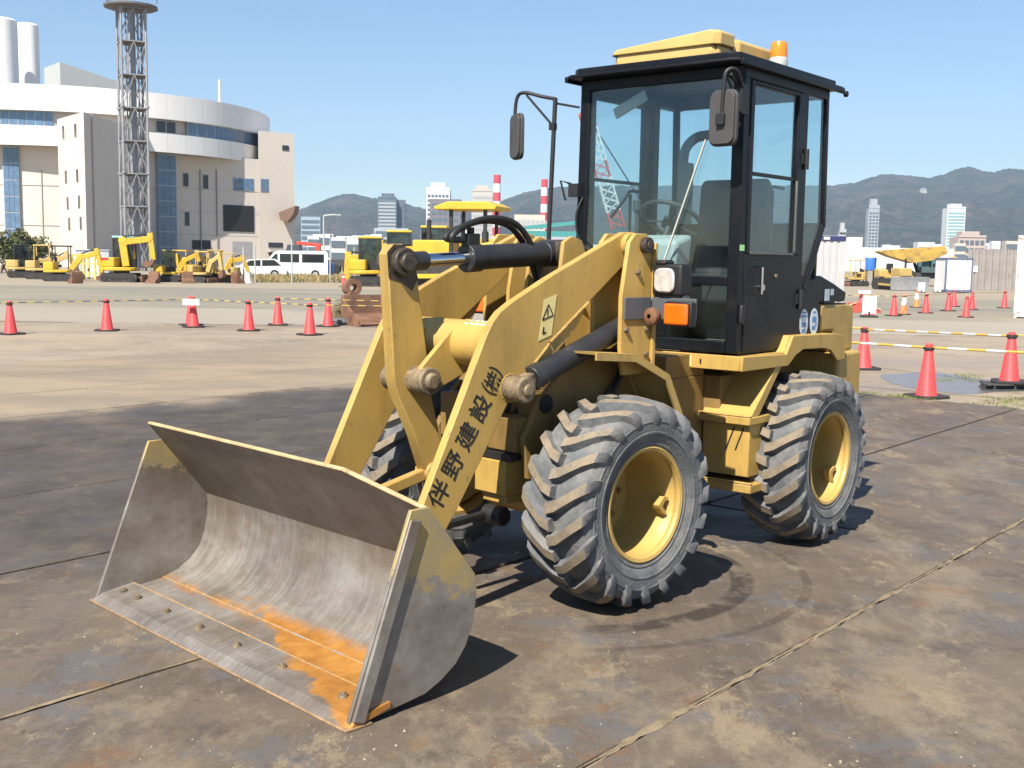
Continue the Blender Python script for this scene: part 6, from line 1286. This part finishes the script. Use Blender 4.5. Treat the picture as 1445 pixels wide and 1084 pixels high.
# small machine and blue drum by the white sheds
excavator(gnd(1207, 404, GZ), R(200), 'small yellow compact machine below the white sheds', False, .80, 0, (30, -80, -90), M_ey2, False, (.9, .8))
mb = MB(); mb.lathe([(0, 0), (.45, 0), (.46, .3), (.45, .6), (.46, .9), (.42, 1.0), (0, 1.0)], 20, 'z'); o = tag(mb.build('blue_drum', mat('drum_blue', (.04, .16, .55), .45), None, fix=True), 'bright blue drum on a stand beside the small compact machine', 'drum'); p_ = gnd(1227, 402, GZ); o.location = (p_.x, p_.y, 1.15)
k = MB()
for x, y in ((-.4, -.4), (.4, -.4), (.4, .4), (-.4, .4)): k.box(x - .05, x + .05, y - .05, y + .05, -1.17, 0.02)
k.box(-.5, .5, -.5, .5, -.06, 0); k.build('stand', M_iron, o)
# white booth, grey sheet wall, containers
def ribbed(name, label, cat, p_, rz, L_, W_, H_, m, n_, rib=.03, roof=None, extra=None):
    root = empty(name, p_, rz, label, cat); mb = MB(); mb.box(0, L_, 0, W_, .12, H_); mb.build('shell', m, root)
    w = L_ / n_; k = MB(); k.box(.0, w * .62, -rib, 0.001, .2, H_ - .12); pr_ = k.build('rib', m, root, bevel=.008)
    for i in range(n_):
        o = pr_ if i == 0 else pr_.copy()
        if i: C.objects.link(o)
        o.location = (w * (i + .19), 0, 0)
    k = MB(); k.box(-.03, L_ + .03, -.045, W_ + .03, H_ - .10, H_ + .03); k.box(-.03, L_ + .03, -.045, W_ + .03, .04, .18)
    for x in (-.03, L_ - .07): k.box(x, x + .10, -.045, .06, .0, H_ + .02)
    k.build('frame', roof or m, root, bevel=.01); return root
M_cw = mat('container_white', (.74, .74, .73), .5, var=.06, scale=1.5, dirt=((.55, .5, .44), .66, 2.)); M_gs = mat('sheet_grey', (.27, .245, .225), .65, var=.12, scale=1.2, dirt=((.20, .17, .15), .58, 1.5)); M_cg2 = mat('container_pale', (.47, .46, .46), .55, var=.07, scale=1.5, dirt=((.36, .30, .26), .66, 2.))
ribbed('booth', 'white ribbed booth with blue edge in front of the grey sheet wall', 'booth', gnd(1333, 413, GZ), R(2), 1.62, 1.6, 2.1, M_cw, 5, roof=mat('edge_blue', (.12, .14, .22), .5))
# sheet wall of separate panels
g0 = gnd(1366, 411, GZ) + Vector((.3, 1.0, 0)); wl = empty('sheet_wall', g0, R(1), 'tall grey wall of upright steel sheets at the right', 'wall')
for i in range(9):
    mb = MB(); x = i * .46; mb.prism([(x, 0), (x + .07, -.07), (x + .20, -.07), (x + .27, 0), (x + .445, 0), (x + .445, .03), (x, .03)], 0, 2.75 + random.uniform(-.03, .03), ax='z'); mb.build('sheet', M_gs, wl, fix=True, smooth=0)
for z in (.6, 2.0): mb = MB(); mb.box(0, 4.1, .031, .12, z, z + .12); mb.build('rail', M_iron, wl)
mb = MB(); mb.box(.35, .62, -.10, -.072, 1.25, 1.65); mb.build('notice', M_wht, wl)
ribbed('shipping_container', 'white ribbed container with rusty edge at the right edge of the photo', 'container', gnd(1431, 449, GZ), R(-25), 6.0, 2.4, 2.65, M_cw, 22, .04, roof=mat('container_edge', (.60, .56, .52), .6, dirt=((.22, .08, .04), .55, 3.)))
pc = gnd(1186, 433, GZ); cc_ = ribbed('shipping_container', 'pale grey container with dark blue top stripe behind the loader cab', 'container', pc + Vector((-5.9, -.9, 0)), R(8), 6.0, 2.4, 2.72, M_cg2, 22, .03)
k = MB(); k.box(4.6, 6.02, -.06, -.047, 2.56, 2.74); k.build('name_stripe', mat('stripe_navy', (.035, .04, .12), .5), cc_)
k = MB(); k.box(5.1, 5.35, -.066, -.060, 2.60, 2.70); k.build('stripe_mark', M_wht, cc_)

# ================================================================== THE TOWN
M_tw = [mat('town_white', (.62, .62, .61), .7, var=.06, scale=.05), mat('town_grey', (.36, .38, .40), .7, var=.08, scale=.05), mat('town_cream', (.50, .46, .40), .7, var=.06, scale=.05), mat('town_pale', (.70, .70, .70), .7, var=.04, scale=.05)]
M_tg = mat('town_glass', (.11, .14, .17), .25, var=.3, scale=.08)
def tower(px0, px1, top_py, Y, label, m, wm, floors, depth=None, rz=0.0, crown=0.0, name='tower_block', vert=False, base_py=None, cat='building', group='towers of the far town', cols=0):
    c = at((px0 + px1) / 2, 360, Y); w = (px1 - px0) / FPX * Y; h = at((px0 + px1) / 2, top_py, Y).z - GZ; d = depth or w * .8
    root = empty(name, (c.x, Y, GZ), rz, label, cat, group); mb = MB(); mb.box(-w / 2, w / 2, 0, d, 0, h); mb.build('wall', m, root)
    if crown: mb = MB(); mb.box(-w * .32, w * .32, d * .2, d * .8, h, h + crown); mb.box(-w * .5, w * .5, -.3, .4, h, h + crown * .35); mb.build('roof_house', m, root)
    if floors:
        fh = h * .94 / floors; k = MB()
        if cols:
            ww = w * .92 / cols
            for i in range(cols): k.box(-w * .46 + ww * (i + .14), -w * .46 + ww * (i + .86), -.25, .05, 0, fh * .55)
        else: k.box(-w * .46, w * .46, -.25, .05, 0, fh * .55)
        k.box(w / 2 - .05, w / 2 + .25, d * .06, d * .94, 0, fh * .55)
        pr_ = k.build('window_band', wm, root)
        for i in range(floors):
            o = pr_ if i == 0 else pr_.copy()
            if i: C.objects.link(o)
            o.location = (0, 0, fh * (i + .3))
    return root
tower(533, 559, 280, 900, 'slim tower of grey glass with white edges, left of the white tower', M_tg, M_tw[1], 16, crown=4); tower(528, 576, 322, 800, 'low grey podium block below the slim glass tower', M_tw[1], M_tg, 3)
tower(559, 571, 282, 908, 'dark side slab joined to the slim glass tower', mat('town_dark', (.10, .12, .15), .6), M_tg, 10)
tower(601, 634, 268, 950, 'white tower with stepped top and dark windows', M_tw[3], M_tg, 14, crown=6, cols=6); tower(606, 649, 281, 850, 'brown grey block in front of the white stepped tower', mat('town_brown', (.17, .15, .16), .7), M_tg, 8, cols=5)
tower(665, 694, 270, 950, 'beige grey tower left of the striped chimney', M_tw[2], M_tw[1], 14, crown=5, cols=8)
tower(425, 452, 306, 700, 'pale blue grey block right of the round building', mat('town_bluegrey', (.30, .36, .42), .5), M_tg, 7); tower(434, 450, 334, 300, 'small white tower house right of the round building', M_tw[3], M_tg, 3)
tower(1223, 1238, 294, 1100, 'thin pale tower right of the loader cab', M_tw[1], M_tg, 16, crown=9, cols=3); tower(1334, 1359, 294, 1000, 'pale teal glass tower, broader of the two on the right', M_tw[3], mat('town_teal', (.25, .42, .44), .3, var=.15, scale=.05), 17, crown=4)
tower(1351, 1390, 335, 420, 'pink beige block with balconies right of the teal tower', mat('town_pink', (.44, .36, .32), .7), M_tg, 4, crown=2.2, cols=5)
tower(725, 768, 303, 400, 'pale factory roof between the two striped chimneys', M_tw[2], M_tw[1], 3, cols=6)
# striped chimneys
M_sr = mat('stripe_red', (.62, .05, .07), .6); M_sw = mat('stripe_white', (.78, .78, .78), .6)
for px_, tp, Y, wpx, lab in ((700, 247, 560, 10, 'taller red and white striped chimney above the tilt cylinder'), (766.5, 253, 560, 9, 'red and white striped chimney beside the loader mirror post')):
    c = at(px_, 360, Y); h = at(px_, tp, Y).z; r_ = wpx / 2 / FPX * Y; t = empty('striped_chimney', (c.x, Y, GZ), 0, lab, 'chimney', 'striped chimneys'); n_ = 8; sh = (h - 8) / n_
    for i in range(n_): mb = MB(); z0 = 8 + sh * i; mb.cyl((0, 0, z0), (0, 0, z0 + sh), r_ * (1.12 - .12 * i / n_), r_ * (1.12 - .12 * (i + 1) / n_), n=20); mb.build('band', M_sr if i % 2 == 1 else M_sw, t)
    mb = MB(); mb.cyl((0, 0, 0), (0, 0, 8), r_ * 1.2, n=20); mb.build('plinth', M_tw[1], t)
# low buildings of the town, told apart only by position
rn = random.Random(21); plist = []
for k in range(20): plist.append((rn.uniform(420, 600), rn.uniform(330, 352), rn.uniform(10, 26)))
for k in range(10): plist.append((rn.uniform(600, 800), rn.uniform(322, 350), rn.uniform(12, 28)))
for k in range(28): plist.append((rn.uniform(1150, 1500), rn.uniform(340, 353), rn.uniform(8, 26)))
for k in range(8): plist.append((rn.uniform(800, 1150), rn.uniform(335, 352), rn.uniform(14, 40)))
for i, (px_, tp, wpx) in enumerate(plist):
    Y = rn.uniform(330, 900); ci = rn.choice((0, 0, 1, 2, 3, 3)); fm = Y < 600; tower(px_ - wpx / 2, px_ + wpx / 2, tp, Y, ('off-white', 'grey', 'cream', 'white')[ci] + (' broad' if wpx > 18 else ' narrow') + ' low building ' + ('between round building and cabbed excavator' if px_ < 600 else 'behind the boom and striped chimneys' if px_ < 800 else 'behind the loader cab' if px_ < 1160 else 'below the right-hand hills') + (', nearer row' if fm else ', farther row'), M_tw[ci], M_tg, 0 if wpx < 12 else rn.choice((1, 2, 3)), name='town_building', group='low buildings of the far town')
tower(1186, 1216, 335, 240, 'tall white shed right of the loader cab', M_tw[3], M_tg, 0, name='white_shed', group='white sheds'); tower(1183, 1345, 350, 260, 'long low white warehouse behind the dump truck', M_tw[3], M_tg, 0, depth=14, name='warehouse', group='white sheds'); tower(1183, 1192, 328, 180, 'thin grey column with white tank beside the white shed', M_tw[1], M_tg, 0, name='water_column', crown=1.5, group='white sheds')
tower(488, 516, 338, 230, 'white flat roofed shed left of the cabbed excavator', M_tw[3], M_tg, 1, name='white_shed', group='white sheds'); tower(467, 487, 335, 260, 'white and grey box building right of the street lamp', M_tw[0], M_tg, 2, name='box_building', group='white sheds')
# houses on the hillside
for px_, py_, w, lab in ((1303, 272, 7, 'white house halfway up the right hillside'),):
    hit = HILL.ray_cast(Vector((0, 0, CAMH)), ray(px_, py_).normalized())[0]
    if hit is None: continue
    s_ = w / FPX * hit.y; t = empty('hill_house', hit, .3, lab, 'house', 'buildings on the hillside'); mb = MB(); mb.box(-s_ / 2, s_ / 2, -4, 5, -8, 6); mb.build('wall', M_tw[2], t); mb = MB(); mb.prism([(-s_ * .55, 6), (s_ * .55, 6), (0, 9)], -4.5, 5.5); mb.build('roof', M_tw[1], t, fix=True)

# teal gantry and red-and-white lattice crane
M_teal = mat('gantry_teal', (.06, .27, .26), .5)
c = at(785, 345, 150); t = empty('teal_gantry', (c.x, 150, GZ), R(8), 'teal steel gantry between mirror post and cab', 'gantry')
zA, zB = at(785, 318, 150).z, at(785, 330, 150).z
mb = MB(); mb.beam((-4.2, 0, zA - .4), (3.4, 0, zA + .5), .5); mb.build('boom', M_teal, t); mb = MB(); mb.box(-4.6, 3.6, -.5, .5, zB - .35, zB + .35); mb.build('girder', M_teal, t)
for x in (-4, 3): mb = MB(); mb.beam((x, 0, 0), (x, 0, zB), .6); mb.build('leg', M_teal, t)
base = at(872, 322, 112); tipp = at(826, 158, 112); t = empty('lattice_crane', (base.x, 112, GZ), 0, 'crane with red and white lattice boom seen through the cab glass', 'crane')
v0 = Vector((0, 0, base.z - GZ)); v1 = Vector((tipp.x - base.x, 0, tipp.z - GZ)); dv = (v1 - v0); Ld = dv.length; dv.normalize(); sd_ = Vector((0, 1, 0)); nv = dv.cross(sd_); hw_ = .62; nb = 7
for i in range(nb):
    a, b_ = v0 + dv * Ld * i / nb, v0 + dv * Ld * (i + 1) / nb; mb = MB(); cs = [nv * hw_ * p_ + sd_ * hw_ * q_ for p_, q_ in ((1, 1), (-1, 1), (-1, -1), (1, -1))]
    for k in range(4):
        c0, c1 = cs[k], cs[(k + 1) % 4]; mb.beam(a + c0, b_ + c0, .13)
        for j in range(2): s0, s1 = a.lerp(b_, j / 2), a.lerp(b_, (j + 1) / 2); mb.beam(s0 + c0, s1 + c1, .08); mb.beam(s0 + c1, s1 + c0, .08)
    mb.build('boom_section', mat('boom_red', (.42, .09, .09), .6) if i in (0, 3, 6) else mat('boom_white', (.55, .56, .57), .6), t)
mb = MB(); mb.box(-1.6, 2.2, -1.4, 1.4, .9, 3.6); mb.box(-2.4, 2.4, -1.9, 1.9, 0, .9); mb.build('crane_house', M_ey, t, bevel=.05)
mb = MB(); mb.tube([v1, Vector((4.5, 0, 4.0))], .05, 6); mb.tube([v1 + Vector((0, .4, 0)), Vector((4.5, .4, 4.0))], .05, 6); mb.build('pendant_rope', M_ek, t)

# ================================================================== HAZE
hz = MB(); hz.box(-3200, 3200, -30, 3500, -8, 330)
mh = bpy.data.materials.new('haze'); mh.use_nodes = True; nn2 = mh.node_tree.nodes; nn2.remove(nn2['Principled BSDF'])
pv = nn2.new('ShaderNodeVolumePrincipled'); pv.inputs['Color'].default_value = (.62, .81, 1.0, 1); pv.inputs['Density'].default_value = .00021; pv.inputs['Anisotropy'].default_value = 0.1
mh.node_tree.links.new(pv.outputs['Volume'], nn2['Material Output'].inputs['Volume'])
haze = tag(hz.build('haze', mh, None, smooth=0), kind='stuff')
